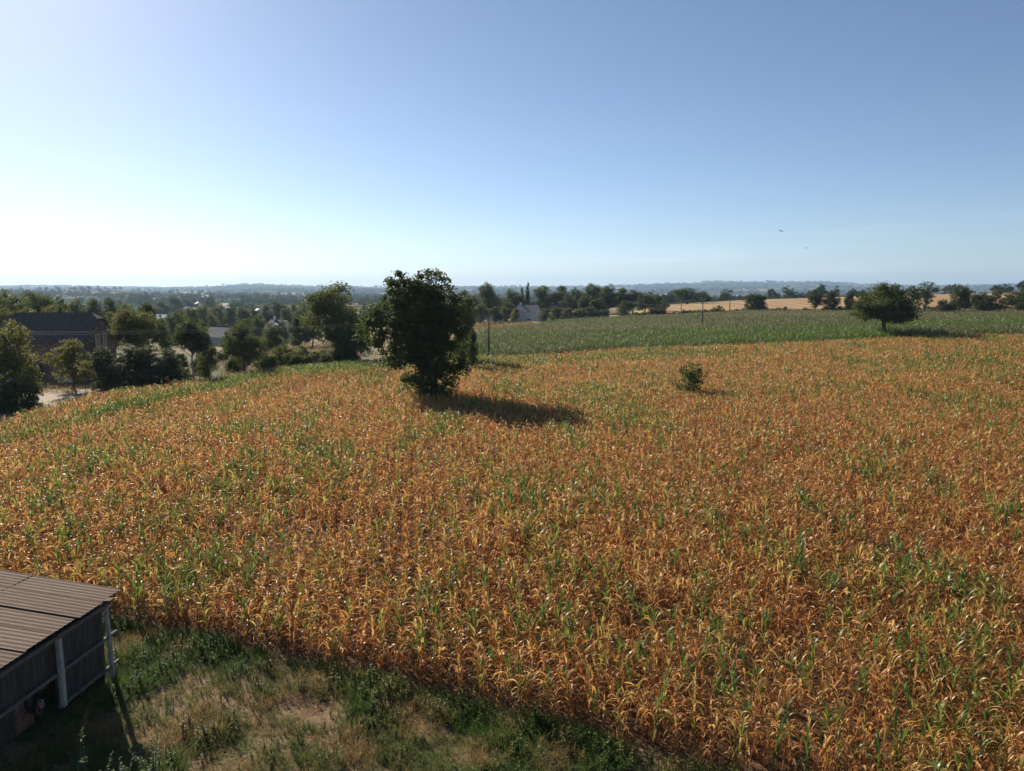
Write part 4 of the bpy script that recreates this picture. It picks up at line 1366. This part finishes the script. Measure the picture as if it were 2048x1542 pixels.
house("village_house", "bright sloping roof beside the blackish farmyard tree", 349, 380, 118, 8, 9, 3.2, 6.0, 'wall_white', 'roof_bright', wins=[('x-', 2, 1.8, 1, 1.1)], group=GV)
house("village_house", "white house with bright roof behind the farmyard trees", 324, 560, 80, 9, 9, 4.5, 7.6, 'wall_white', 'roof_bright', wins=[('x-', 2, 2.4, 1, 1.1), ('x-', -2, 2.4, 1, 1.1)], group=GV)
house("village_house", "small red-roofed house behind the farmyard trees", 334, 480, 96, 8, 8, 3.0, 5.4, 'wall_cream', 'roof_red', wins=[('x-', 0, 1.8, 1, 1.1)], group=GV)
house("village_house", "pale grey roof peeping over the barn grove", 208, 300, 80, 8, 9, 4.0, 6.6, 'wall_cream', 'roof_grey', wins=[('x-', 0, 2, 1, 1.1)], group=GV)
for lb, px, Y, rt, w, l_, e, rg, wl, rf in [("long dark warehouse roof on the far side of the village", 400, 820, 93, 16, 20, 4, 6.0, 'wall_cream', 'slate_blue'),
                                            ("second dark long roof beside the warehouse across the village", 352, 860, 88, 14, 34, 4, 6, 'wall_cream', 'slate_blue'),
                                            ("bright roof of a far barn above the dark warehouse", 360, 1000, 70, 10, 11, 4, 7, 'wall_white', 'roof_bright'),
                                            ("bright far roof with steep pitch near the warehouse end", 378, 980, 110, 10, 9, 4, 7.6, 'wall_white', 'roof_bright'),
                                            ("white far gable beyond the warehouse", 397, 1000, 30, 9, 9, 5, 8, 'wall_white', 'roof_bright'),
                                            ("pinkish bright barn roof on the far village rise", 448, 900, 85, 12, 13, 5, 8.5, 'wall_cream', 'roof_bright'),
                                            ("white farmhouse beside the pinkish barn on the rise", 461, 880, 60, 8, 8, 4, 6.6, 'wall_white', 'roof_bright'),
                                            ("white house in the far trees above the dense field-edge tree", 516, 760, 40, 8, 9, 4.4, 7, 'wall_white', 'roof_bright'),
                                            ("tiny white house in the woods far beyond the skylight house", 585, 900, 70, 8, 8, 4, 6.4, 'wall_white', 'roof_bright'),
                                            ("tiny white farm in the fields below the far hill", 414, 1900, 70, 16, 16, 7, 11, 'wall_white', 'roof_bright'),
                                            ("pale far house with grey roof above the round green roadside tree", 545, 640, 75, 9, 10, 4, 7, 'wall_white', 'roof_grey'),
                                            ("far cream house with tan roof between the village oaks", 478, 560, 100, 9, 10, 4, 7, 'wall_cream', 'roof_tan'),
                                            ("far low white house past the dark-roofed one", 530, 700, 95, 8, 12, 3.4, 5.6, 'wall_white', 'roof_grey'),
                                            ("far grey-roofed farmhouse on the valley floor by the broad tree", 606, 760, 70, 9, 12, 4, 7, 'wall_white', 'roof_grey'),
                                            ("far tan-roofed house between the village trees", 486, 620, 85, 9, 12, 3, 5.4, 'wall_cream', 'roof_tan')]:
    house("far_house", lb, px, Y, rt, w, l_, e, rg, wl, rf, group="far houses of the village", wins=[('x-', 0, e * .55, 1.2, 1.3), ('x+', 0, e * .55, 1.2, 1.3)])
house("pale_house", "pale two-storey house with mottled grey roof at the edge of the wood", 1056, 322, 70, 6.4, 9.0, 4.1, 6.7, 'wall_pale', 'roof_grey', over=.3, chimney=(.6, 3.6), cat='house',
      wins=[('x-', -.6, 2.9, 1.0, 1.4, 'frame'), ('y-', .6, 2.9, .9, 1.3, 'frame'), ('y-', 0, 5.0, .6, .7, 'frame'), ('x-', -1.2, .8, 2.0, .5)])
house("lean_to", "low flat lean-to shed at the corner of the pale house", 1083, 312, 84, 3.0, 5.2, 2.3, 2.7, 'wall_pale', 'slate', over=.4, cat='shed', wins=[('x-', .8, 1.3, .7, .6)])
house("hidden_house", "slate roof half hidden in the wood behind the hedge", 1119, 345, 80, 7, 8, 3.5, 6.6, 'wall_cream', 'slate', group=None, wins=[('x-', 0, 2, 1, 1)])
house("hidden_house", "grey roof half hidden between the round-topped tree and the pale house", 993, 330, 86, 7, 8, 3.4, 5.8, 'wall_cream', 'roof_grey', wins=[('x-', 0, 2, 1, 1)])

# yard details: white panel, low wall, tree stakes
x, y, z = ground_at(132, 92)
o = empty("white_trailer_panel", (x, y, z), math.radians(8))
m = MB(); m.box((0, 0, 1.05), (1.75, .12, .95)); m.build("panel", M['white_panel'], o)
m = MB(); m.box((-.7, 0, .29), (.07, .07, .58)); m.build("leg", M['steel'], o)
m = MB(); m.box((.7, 0, .29), (.07, .07, .58)); m.build("leg", M['steel'], o)
tag(o, "whitish board on legs against the barn behind the young staked tree", "board")
for dx, hgt, lb in ((-1.35, 1.9, "short outer stake"), (-.75, 1.7, "short inner stake"), (.9, 2.4, "upright stake"), (1.0, 2.5, "slanting prop")):
    x, y, z = ground_at(157, 86)
    m = MB()
    if lb == "slanting prop":
        m.tube([(x + 2.1, y, z - .1), (x + .55, y - .1, z + hgt)], [.035, .03], 6)
    else:
        m.tube([(x + dx, y, z - .1), (x + dx * .8, y, z + hgt)], [.035, .03], 6)
    tag(m.build("tree_stake", M['timber']), lb + " of the young tree before the stone barn", "stake", "stakes of the young tree")
x, y, z = ground_at(66, 73.5)
o = empty("low_wall", (x, y, z), math.radians(12))
for i in range(4):
    for j in range(2):
        m = MB(); m.box((-.85 + i * .46 + .1 * (j % 2), 0, .22 + j * .36), (.43, .34, .34)); m.build("stone", M['stone_trim'], o)
tag(o, "low wall of pale blocks at the end of the yard track", "wall")

# ------------------------------------------------------------------ poles, wires, birds


def pole(name, label, px, Y, h, arm, group="electricity poles", conc=True, kind=0):
    x, y, z = ground_at(px, Y)
    o = empty(name, (x, y, z))
    m = MB()
    m.tube([(0, 0, -.3), (0, 0, h * .5), (0, 0, h)], [.19, .15, .10], 8)
    m.build("shaft", M['concrete' if conc else 'bark'], o, True)
    heads = []
    if kind == 0:       # V-shaped cross-arm with three insulators
        a = MB()
        for s in (-1, 1):
            a.tube([(0, 0, h - .9), (s * arm * .55, 0, h - .05), (s * arm, 0, h - .25)], [.05, .045, .04], 5)
        a.tube([(-arm * .55, 0, h - .05), (arm * .55, 0, h - .05)], [.035, .035], 5)
        a.build("cross_arm", M['steel'], o)
        for q in ((-arm, 0, h - .2), (0, 0, h + .02), (arm, 0, h - .2)):
            b = MB(); b.tube([(q[0], q[1], q[2] - .02), (q[0], q[1], q[2] + .13), (q[0], q[1], q[2] + .26)], [.03, .08, .05], 6)
            b.build("insulator", M['window'], o); heads.append((x + q[0], y + q[1], z + q[2] + .24))
    elif kind == 1:     # single arm
        a = MB(); a.box((0, 0, h - .2), (2 * arm, .1, .1)); a.build("cross_arm", M['steel'], o)
        for s in (-1, 0, 1):
            b = MB(); b.tube([(s * arm * .9, 0, h - .16), (s * arm * .9, 0, h - .05), (s * arm * .9, 0, h + .12)], [.03, .07, .04], 6); b.build("insulator", M['window'], o)
            heads.append((x + s * arm * .9, y, z + h + .1))
    else:
        a = MB(); a.tube([(0, 0, h), (0, 0, h + .5)], [.16, .14], 8); a.build("cap", M['steel'], o, True)
        heads = [(x - .15, y, z + h - .1), (x, y, z + h - .1), (x + .15, y, z + h - .1)]
    tag(o, label, "pole", group)
    return heads


h1 = pole("electricity_pole", "grey electricity pole with forked arm beside the lone oak", 978, 124, 7.6, .95)
h2 = pole("electricity_pole", "slim electricity pole rising from the middle of the green maize", 1404, 198, 8.6, 1.3)
h3 = pole("electricity_pole", "thicker dark pole in the long hedge before the stubble", 1459, 286, 7.8, .2, conc=False, kind=2)
h4 = pole("electricity_pole", "thin pole in front of the twin-domed oak", 1362, 300, 7.0, .3, kind=1)
h5 = pole("electricity_pole", "pole with flat cross-arm at the corner of the wood", 1258, 320, 6.4, .9, kind=1)
h0 = pole("electricity_pole", "electricity pole standing past the picture edge by the yard", -420, 66, 8.2, .95)


def wire(a, b, sag, lab, r=.016):
    a = Vector(a); b = Vector(b)
    pts = []
    for i in range(25):
        t = i / 24
        p = a.lerp(b, t); p.z -= sag * 4 * t * (1 - t)
        pts.append(p)
    m = MB(); m.tube(pts, [r] * 25, 4, cap=False)
    tag(m.build("power_line", M['wire'], None, True), lab, "cable", "power lines")


nm3 = ("outer", "middle", "inner")
for i in range(3):
    wire(h0[i], h1[i], 1.0 + .1 * i, f"{nm3[i]} power line from the yard side to the pole by the lone oak", .011)
    wire(h1[i], h2[i], 1.1 + .1 * i, f"{nm3[i]} power line between the oak-side pole and the green maize pole", .008)
    wire(h2[i], h5[i], 1.6 + .1 * i, f"{nm3[i]} power line from the green maize pole to the wood corner", .006)


def bird(px, py, Y, span, label, bank):
    x = (px - 1024) / FPX * (Y * CP + (Y * slope(py)) * SP); z = EYE - Y * slope(py)
    o = empty("bird", (x, Y, z)); o.rotation_euler = (0, bank, .5)
    m = MB(); m.tube([(0, -.28, 0), (0, -.16, .02), (0, .02, .02), (0, .2, .03), (0, .3, .02)], [.01, .05, .075, .05, .02], 6); b_ = m.build("body", M['bird'], o, True)
    for s in (-1, 1):
        w = MB()
        w.v = [(0, -.1, .04), (0, .12, .04), (s * span * .25, .16, .10), (s * span * .25, -.06, .10), (s * span * .5, .02, -.06), (s * span * .5, -.05, -.06)]
        w.v += [(p[0], p[1], p[2] - .02) for p in w.v]
        w.f = [(0, 1, 2, 3), (3, 2, 4, 5), (6, 9, 8, 7), (9, 11, 10, 8), (1, 7, 8, 2), (2, 8, 10, 4), (0, 3, 9, 6), (3, 5, 11, 9), (4, 10, 11, 5)]
        w.build("wing", M['bird'], o)
    w = MB(); w.quad((-.03, -.26, .01), (.03, -.26, .01), (.07, -.42, .01), (-.07, -.42, .01)); w.quad((-.03, -.26, 0), (-.07, -.42, 0), (.07, -.42, 0), (.03, -.26, 0)); w.build("tail", M['bird'], o)
    tag(o, label, "bird", "birds in the sky")


bird(1562, 462, 140, 1.05, "larger dark bird gliding with spread wings in the sky", .12)
bird(1613, 496, 200, .62, "smaller dark bird lower in the sky", -.05)

# ------------------------------------------------------------------ shed at the near corner
SH = empty("shed", (-12.47, 21.57, 0), math.atan2(.38, 4.04) * -1)
tag(SH, "dark clad shed with corrugated grey roof and white posts at the field corner", "shed")
# local axes: +y away from the viewer along the wall, the wall plane is x = 0, the shed lies towards -x


def sheet_mat(name, c1, c2, c3):
    m, nt, out = new_mat(name)
    k = nt.links.new
    tc = nt.nodes.new("ShaderNodeTexCoord"); oi = nt.nodes.new("ShaderNodeObjectInfo")
    mp = nt.nodes.new("ShaderNodeMapping"); mp.inputs['Scale'].default_value = (.9, 6, 6)
    no = nt.nodes.new("ShaderNodeTexNoise"); no.inputs['Scale'].default_value = 1.6; no.inputs['Detail'].default_value = 8; no.inputs['Roughness'].default_value = .7
    ad = nt.nodes.new("ShaderNodeMath"); ad.operation = 'MULTIPLY_ADD'; ad.inputs[1].default_value = .22
    rp = ramp(nt, [(0.3, c1), (0.55, c2), (0.85, c3)])
    sp = nt.nodes.new("ShaderNodeTexNoise"); sp.inputs['Scale'].default_value = 9; sp.inputs['Detail'].default_value = 3
    sr = ramp(nt, [(.66, (0, 0, 0)), (.72, (1, 1, 1))])
    mx = nt.nodes.new("ShaderNodeMixRGB"); mx.inputs[2].default_value = (.34, .31, .28, 1)
    ml = nt.nodes.new("ShaderNodeMath"); ml.operation = 'MULTIPLY'; ml.inputs[1].default_value = .5
    b = nt.nodes.new("ShaderNodeBsdfPrincipled"); b.inputs['Roughness'].default_value = .85; b.inputs['Specular IOR Level'].default_value = .25
    k(tc.outputs['Object'], mp.inputs['Vector']); k(mp.outputs['Vector'], no.inputs['Vector']); k(tc.outputs['Object'], sp.inputs['Vector'])
    k(oi.outputs['Random'], ad.inputs[0]); k(no.outputs['Fac'], ad.inputs[2])
    k(ad.outputs[0], rp.inputs['Fac']); k(rp.outputs['Color'], mx.inputs[1]); k(sp.outputs['Fac'], sr.inputs['Fac']); k(sr.outputs['Color'], ml.inputs[0]); k(ml.outputs[0], mx.inputs[0])
    k(mx.outputs['Color'], b.inputs['Base Color']); k(b.outputs['BSDF'], out.inputs['Surface'])
    return m


M['sheet'] = sheet_mat("lichened_fibre_sheet", (.045, .028, .020), (.12, .078, .055), (.19, .135, .10))
M['clad'] = simple_mat("dark_cladding", (.028, .023, .019), (.085, .070, .056), scale=3.2, stretch=(4, 4, .35), rough=.85, bump=.25, detail=7)
M['recess'] = simple_mat("recess_board", (.05, .035, .03), (.11, .075, .06), scale=4, stretch=(3, 3, .6), rough=.9)


def corrugated(length, width, waves, amp, seed):
    """sheet with waves running along local x (length), stacked along y"""
    nper = 6
    ny = waves * nper + 1
    ys = np.linspace(-width / 2, width / 2, ny)
    zs = amp * np.cos(np.linspace(0, waves * math.tau, ny))
    xs = np.linspace(0, -length, 5)
    rs = np.random.default_rng(seed)
    V = []
    for sgn in (0, -.008):
        for xx in xs:
            for yy, zz in zip(ys, zs):
                V.append((xx, yy, zz + sgn))
    V = np.array(V); ix = np.arange(5 * ny).reshape(5, ny)
    top = np.stack([ix[:-1, :-1].ravel(), ix[:-1, 1:].ravel(), ix[1:, 1:].ravel(), ix[1:, :-1].ravel()], 1)
    bot = top[:, ::-1] + 5 * ny
    n2 = len(V)
    V = np.concatenate([V, V[ix[0]], V[ix[0] + 5 * ny]])
    k_ = np.arange(ny - 1)
    e = np.stack([n2 + k_, n2 + ny + k_, n2 + ny + k_ + 1, n2 + k_ + 1], 1)
    return V, np.concatenate([top, bot, e])


SLOPE = math.atan2(.41, 3.55)
sheet_me = []
for s in range(4):
    Vs, Fs = corrugated(3.1, 1.06, 6, .010, s)
    sheet_me.append(raw_mesh("roof_sheet", Vs, Fs, M['sheet'], True))
rs = np.random.default_rng(5)
for j in range(9):                 # along the wall, far end first
    for i in range(3):             # up the slope
        s = bpy.data.objects.new("roof_sheet", sheet_me[(i + j) % 4])
        COL.objects.link(s); s.parent = SH
        u = .34 - i * 2.92 + rs.normal(0, .018) + (.05 if j % 3 == 1 else 0)
        s.location = (u * math.cos(SLOPE) if i == 0 else (.34 - i * 2.92) * math.cos(SLOPE), -.42 - j * 1.0 + .3, 2.80 - (.34 - i * 2.92 - .34) * math.sin(SLOPE) + i * .011 + (j % 2) * .012 + .02)
        s.rotation_euler = (rs.normal(0, .004), SLOPE, rs.normal(0, .006))
# cladding panels hung between rails
m = MB(); m.box((0, -4.3, 2.42), (.10, 9.2, .12)); m.build("top_rail", M['timber'], SH)
m = MB(); m.box((.02, -4.3, 1.40), (.09, 9.2, .10)); m.build("middle_rail", M['timber'], SH)
m = MB(); m.box((.02, -1.1, .44), (.09, 2.2, .09)); m.build("bottom_rail", M['timber'], SH)
m = MB(); m.box((.02, .25, 1.40), (.08, .5, .08)); m.build("rail_end", M['timber'], SH)
m = MB(); m.box((.02, .25, .44), (.08, .5, .08)); m.build("rail_end", M['timber'], SH)


def clad_mesh(w, h):
    n = max(3, int(w / .04))
    y = np.linspace(-w / 2, w / 2, n); xo = .012 * np.sign(np.sin(np.arange(n) * 1.3))
    V = []
    for z_ in (0, h):
        for a, b in zip(xo, y): V.append((a, b, z_))
    for z_ in (0, h):
        for a, b in zip(xo, y): V.append((a - .02, b, z_))
    idx = np.arange(n)
    f = np.stack([idx[:-1], idx[1:], idx[1:] + n, idx[:-1] + n], 1)
    g = f[:, ::-1] + 2 * n
    return raw_mesh("cladding_panel", np.array(V), np.concatenate([f, g]), M['clad'])


pu = clad_mesh(1.05, 1.02); pl = clad_mesh(1.05, .95)
for j in range(9):
    for lvl in (0, 1):
        if lvl == 0 and j >= 2:
            continue
        s = bpy.data.objects.new("cladding_panel", pu if lvl else pl)
        COL.objects.link(s); s.parent = SH
        s.location = (-.07 - .006 * (j % 2), -.55 - j * 1.03, (1.39 if lvl else .44))
        s.rotation_euler = (rs.normal(0, .004), rs.normal(0, .006), 0)
m = MB(); m.box((.06, .12, 1.26), (.10, .10, 2.5)); p_ = m.build("post", M['post_white'], SH); p_.rotation_euler = (0, -.03, 0)
m = MB(); m.box((.09, -2.09, 1.42), (.12, .14, 2.0)); m.build("post", M['post_white'], SH)
m = MB(); m.box((.05, -6.1, 1.2), (.14, .15, 2.5)); m.build("post", M['post_white'], SH)
m = MB(); m.box((.05, .1, 2.56), (.3, .3, .08)); m.build("post_cap", M['timber'], SH)
m = MB(); m.box((-.75, -6.0, .66), (.08, 7.0, 1.44)); m.build("recess_wall", M['recess'], SH)
m = MB(); m.box((-.7, -2.62, .72), (.1, .62, 1.36)); m.build("brick_pier", M['brick'], SH)
m = MB()
for yy in (-.02, -.12):
    m.quad((-.12, yy, -.1), (-8.7, yy, -.1), (-8.7, yy, 2.74 + 8.7 * math.tan(SLOPE)), (-.12, yy, 2.74))
m.build("end_wall", M['clad'], SH)
m = MB(); m.box((-8.6, -4.3, 1.5), (.1, 8.9, 3.2)); m.build("back_wall", M['clad'], SH)
m = MB(); m.box((-.3, -2.45, 1.2), (.2, .45, .3)); m.build("junction_box", M['black'], SH)
# coil of cable and cords hung by the pier
wm = SH.matrix_basis
bpy.context.view_layer.update()


def coil(name, mat, ctr, R, turns, r, label, seed):
    rs = np.random.default_rng(seed)
    pts = []
    n = turns * 22
    for i in range(n + 1):
        t = i / 22 * math.tau
        rr_ = R * (1 + .13 * math.sin(t * .37) + .05 * rs.normal())
        pts.append(SH.matrix_world @ Vector((ctr[0] + .05 * math.sin(t * .61), ctr[1] + rr_ * .7 * math.cos(t), ctr[2] + rr_ * 1.15 * math.sin(t))))
    m = MB(); m.tube(pts, [r] * len(pts), 5)
    tag(m.build(name, mat, None, True), label, "cable")


coil("cable_coil", M['black'], (-.5, -2.55, .82), .27, 6, .022, "black cable coil hung on the brick pier under the shed cladding", 3)
coil("cord_tangle", M['rope_red'], (-.38, -2.42, .50), .13, 3, .009, "faded red cord dangling below the black cable coil", 4)
coil("cord_tangle", M['rope_pale'], (-.36, -2.36, .62), .10, 2, .009, "pale cord dangling beside the faded red one", 5)

# ------------------------------------------------------------------ grass strip and weeds


def tuft(seed, n, h, w, spread, droop):
    rs = np.random.default_rng(seed)
    parts = []
    for i in range(n):
        a = rs.random() * math.tau; r = spread * rs.random() ** .5
        b = (math.cos(a) * r, math.sin(a) * r, -.01)
        V, F, lv, lt = blade(rs, b, a + rs.normal(0, .8), h * (.6 + .7 * rs.random()), w * (.7 + .6 * rs.random()), 1.2 + rs.normal(0, .25), droop * (.5 + rs.random()), rs.normal(0, .8), 3, 2, np.clip(rs.normal(.5, .22), 0, 1), 0)
        parts.append(('leaf', V, F, lv, lt))
    return parts


def leafy(seed, h, n, leaf, many=0):
    """broad-leaved weed: stem with small leaves all the way up"""
    rs = np.random.default_rng(seed)
    m = MB()
    parts = []
    stems = many or 1 + int(rs.integers(0, 3))
    for s in range(stems):
        a = rs.random() * math.tau; ln = (.18 if not many else .55) * rs.random()
        tip = Vector((math.cos(a) * ln * h, math.sin(a) * ln * h, h * (1 if s == 0 else .7)))
        m.tube([(0, 0, -.02), tip * .5 + Vector((0, 0, .03)), tip], [.010, .007, .003], 4, cap=False)
        for i in range(n):
            t = .1 + .9 * i / n
            p = tip * t
            V, F, lv, lt = blade(rs, p, rs.random() * math.tau, leaf * (1.25 - .7 * t) * (.7 + .6 * rs.random()), leaf * .38, .5 + rs.normal(0, .3), 1.3, rs.normal(0, .4), 2, 2, np.clip(rs.normal(.5, .2), 0, 1), 0)
            parts.append(('leaf', V, F, lv, lt))
    V = np.array(m.v); parts.insert(0, ('stem', V, np.array(m.f), np.full(len(V), .4), np.zeros(len(V))))
    return parts


grass_lib = lib("grass_library")
gl = []
for i in range(6):
    gl.append(tuft(500 + i, 26, .20 + .03 * i, .008, .13, 2.2))
for i in range(4):
    gl.append(tuft(520 + i, 22, .34, .010, .10, 1.7))
for i in range(4):
    gl.append(leafy(540 + i, .25 + .06 * i, 16, .075))
for i in range(2):
    gl.append(tuft(560 + i, 14, .14, .016, .16, 3.2))
for i, parts in enumerate(gl):
    V, F, lv, lt, mi = merge(parts)
    lib_add(grass_lib, f"grass_{i:02d}", raw_mesh("grass_tuft", V, F, M['grass'], True, {'lv': ('FLOAT', lv), 'lt': ('FLOAT', lt)}))
PATCHES = ((-8.2, 20.2), (-6.6, 20.3), (-2.4, 19.0), (-6.1, 21.8), (-9.7, 18.5), (-7.4, 17.5), (-4.5, 18.2), (-1.0, 17.6), (-3.6, 16.6))
n = 54000
tx = rng.uniform(-19, 9, n); ty = rng.uniform(12, 30, n)
ok = ~in_poly(tx, ty + .15, MAIZE)
ok &= ~((tx < -12.6) & (ty < 22.0))
ok &= np.abs(tx) < .78 * ty + 3
bare = fbm(tx * .55, ty * .55, 5)
bare2 = fbm(tx * .9 + 7, ty * .9, 15)
patch = np.maximum.reduce([np.exp(-(np.hypot((tx - a) / .9, (ty - b) / .55)) ** 2) for a, b in PATCHES])
edge_d = np.minimum.reduce([seg_dist(tx, ty, MAIZE[q], MAIZE[q + 1]) for q in range(1, 7)])
fringe = np.exp(-(edge_d / 1.0) ** 2)
dn = np.clip(np.clip((bare - .30) * 4.5, .25, 1) * np.clip(1 - .85 * patch, .2, 1) + .5 * fringe * (fbm(tx * .8, ty * .8, 29) > .42), 0, 1)
ok &= rng.random(n) < dn
tx, ty, bare, bare2, patch, fringe = tx[ok], ty[ok], bare[ok], bare2[ok], patch[ok], fringe[ok]
gn = .53 + (bare2 - .5) * 1.3 + rng.normal(0, .10, len(tx)) - .35 * patch + .12 * fringe + .16 * np.exp(-(np.hypot(tx + 11.3, ty - 21) / 2.2) ** 2)
gi_ = np.where(gn > .62, rng.integers(0, 14, len(tx)), np.where(rng.random(len(tx)) < .35, rng.integers(10, 16, len(tx)), rng.integers(0, 10, len(tx))))
big = fbm(tx * .7 + 3, ty * .7, 25)
gs = rng.uniform(.5, 1.25, len(tx)) * (.55 + 2.1 * np.clip(big - .33, 0, 1) + .3 * fringe)
instancer("grass", grass_lib, np.stack([tx, ty, zt(tx, ty) + (fbm(tx * 1.1, ty * 1.1, 3) - .5) * .22], 1), gi_, np.stack([rng.normal(0, .12, len(tx)), rng.normal(0, .12, len(tx)), rng.random(len(tx)) * 6.28], 1),
          np.stack([gs, gs, gs * rng.uniform(.8, 1.15, len(tx))], 1), {'green': gn}, "patchy grass and weeds between the shed and the maize", "grass")
# rough dry verge round the yard and in front of the pale house
n = 9000
vx = rng.uniform(-75, 8, n); vy = rng.uniform(60, 300, n)
p_ = 1024 + 1494 * vx / vy
ok = ((p_ > 435) & (p_ < 720) & (vy > 104) & (vy < 230)) | ((p_ > 950) & (p_ < 1075) & (vy > 240) & (vy < 300)) | ((p_ > 60) & (p_ < 420) & (vy > 84) & (vy < 104) & (vx < -44))
ok &= ~in_poly(vx, vy, MAIZE) & ~in_poly(vx, vy, GREEN)
vx, vy = vx[ok], vy[ok]
gs = rng.uniform(3, 5.5, len(vx))
instancer("dry_verge", grass_lib, np.stack([vx, vy, zt(vx, vy)], 1), rng.integers(0, 10, len(vx)), np.stack([0 * vx, 0 * vx, rng.random(len(vx)) * 6.28], 1), np.stack([gs, gs, gs * .55], 1),
          {'green': np.clip(rng.normal(.14, .08, len(vx)), 0, 1)}, "tall dry reddish grass on the rough verges beyond the field", "grass")
# straw litter on the bare patches
straw_lib = lib("straw_library")
for i in range(3):
    V, F, lv, lt, mi = merge(tuft(600 + i, 16, .16, .010, .22, 5.0))
    V[:, 2] *= .18
    lib_add(straw_lib, f"straw_{i:02d}", raw_mesh("straw", V, F, M['grass'], True, {'lv': ('FLOAT', lv), 'lt': ('FLOAT', lt)}))
n = 9000
sx = rng.uniform(-13, 6, n); sy = rng.uniform(13, 25, n)
patch = np.maximum.reduce([np.exp(-(np.hypot((sx - a) / 1.0, (sy - b) / .6)) ** 2) for a, b in PATCHES])
ok = ~in_poly(sx, sy, MAIZE) & (rng.random(n) < .3 + .7 * patch)
sx, sy = sx[ok], sy[ok]
instancer("straw_litter", straw_lib, np.stack([sx, sy, zt(sx, sy) + (fbm(sx * 1.1, sy * 1.1, 3) - .5) * .22 + .01], 1), rng.integers(0, 3, len(sx)), np.stack([0 * sx, 0 * sx, rng.random(len(sx)) * 6.28], 1),
          np.ones((len(sx), 3)), {'green': np.clip(rng.normal(.1, .1, len(sx)), 0, 1)}, "pale straw litter lying on the bare patches of the grass strip", "straw")
# tall leafy weeds at the shed corner
wv = []
for i in range(3):
    parts = leafy(700 + i, 1.15, 46, .10, 6)
    V, F, lv, lt = parts[0][1:]
    st_me = raw_mesh("weed_stem", V, F, M['weed'], True, {'lv': ('FLOAT', lv), 'lt': ('FLOAT', lt)})
    V, F, lv, lt, mi = merge(parts[1:])
    wv.append((st_me, raw_mesh("weed_foliage", V, F, M['weed'], True, {'lv': ('FLOAT', lv), 'lt': ('FLOAT', lt)})))
for i, (x, y, s, lb) in enumerate([(-10.45, 16.6, 1.25, "tallest leafy weed at the dark corner below the shed wall"), (-9.85, 16.25, .8, "bushy weed beside the tallest one below the shed wall"),
                                   (-9.25, 16.4, .9, "leafy weed in the middle of the clump below the shed"), (-8.85, 16.9, 1.05, "slim tall weed in the clump nearest the shed post shadow"),
                                   (-8.5, 16.3, .75, "short weed at the open end of the clump below the shed"), (-10.9, 16.1, .8, "weed at the bottom picture edge under the shed"),
                                   (-9.5, 15.6, .7, "low weed in front of the clump below the shed"), (-8.2, 15.7, .6, "low weed at the grass side of the clump below the shed")]):
    o = empty("leafy_weed", (x, y, zg(x, y)), i * 1.7); o.scale = (s, s, s)
    a = link(bpy.data.objects.new("stem", wv[i % 3][0]), o); a["green"] = .35
    a = link(bpy.data.objects.new("foliage", wv[i % 3][1]), o); a["green"] = .35 + .1 * (i % 3)
    tag(o, lb, "weed", "tall weeds below the shed")

# ------------------------------------------------------------------ haze
m, nt, out = new_mat("valley_haze")
pv = nt.nodes.new("ShaderNodeVolumePrincipled")
pv.inputs['Color'].default_value = (.48, .70, 1.0, 1)
pv.inputs['Density'].default_value = 9e-5
pv.inputs['Anisotropy'].default_value = .25
nt.links.new(pv.outputs['Volume'], out.inputs['Volume'])
b = MB(); b.box((0, 8000, 20), (40000, 18000, 480))
hz = b.build("haze", m)
tag(hz, "thin blue daylight haze over the valley", "haze", None, 'stuff')
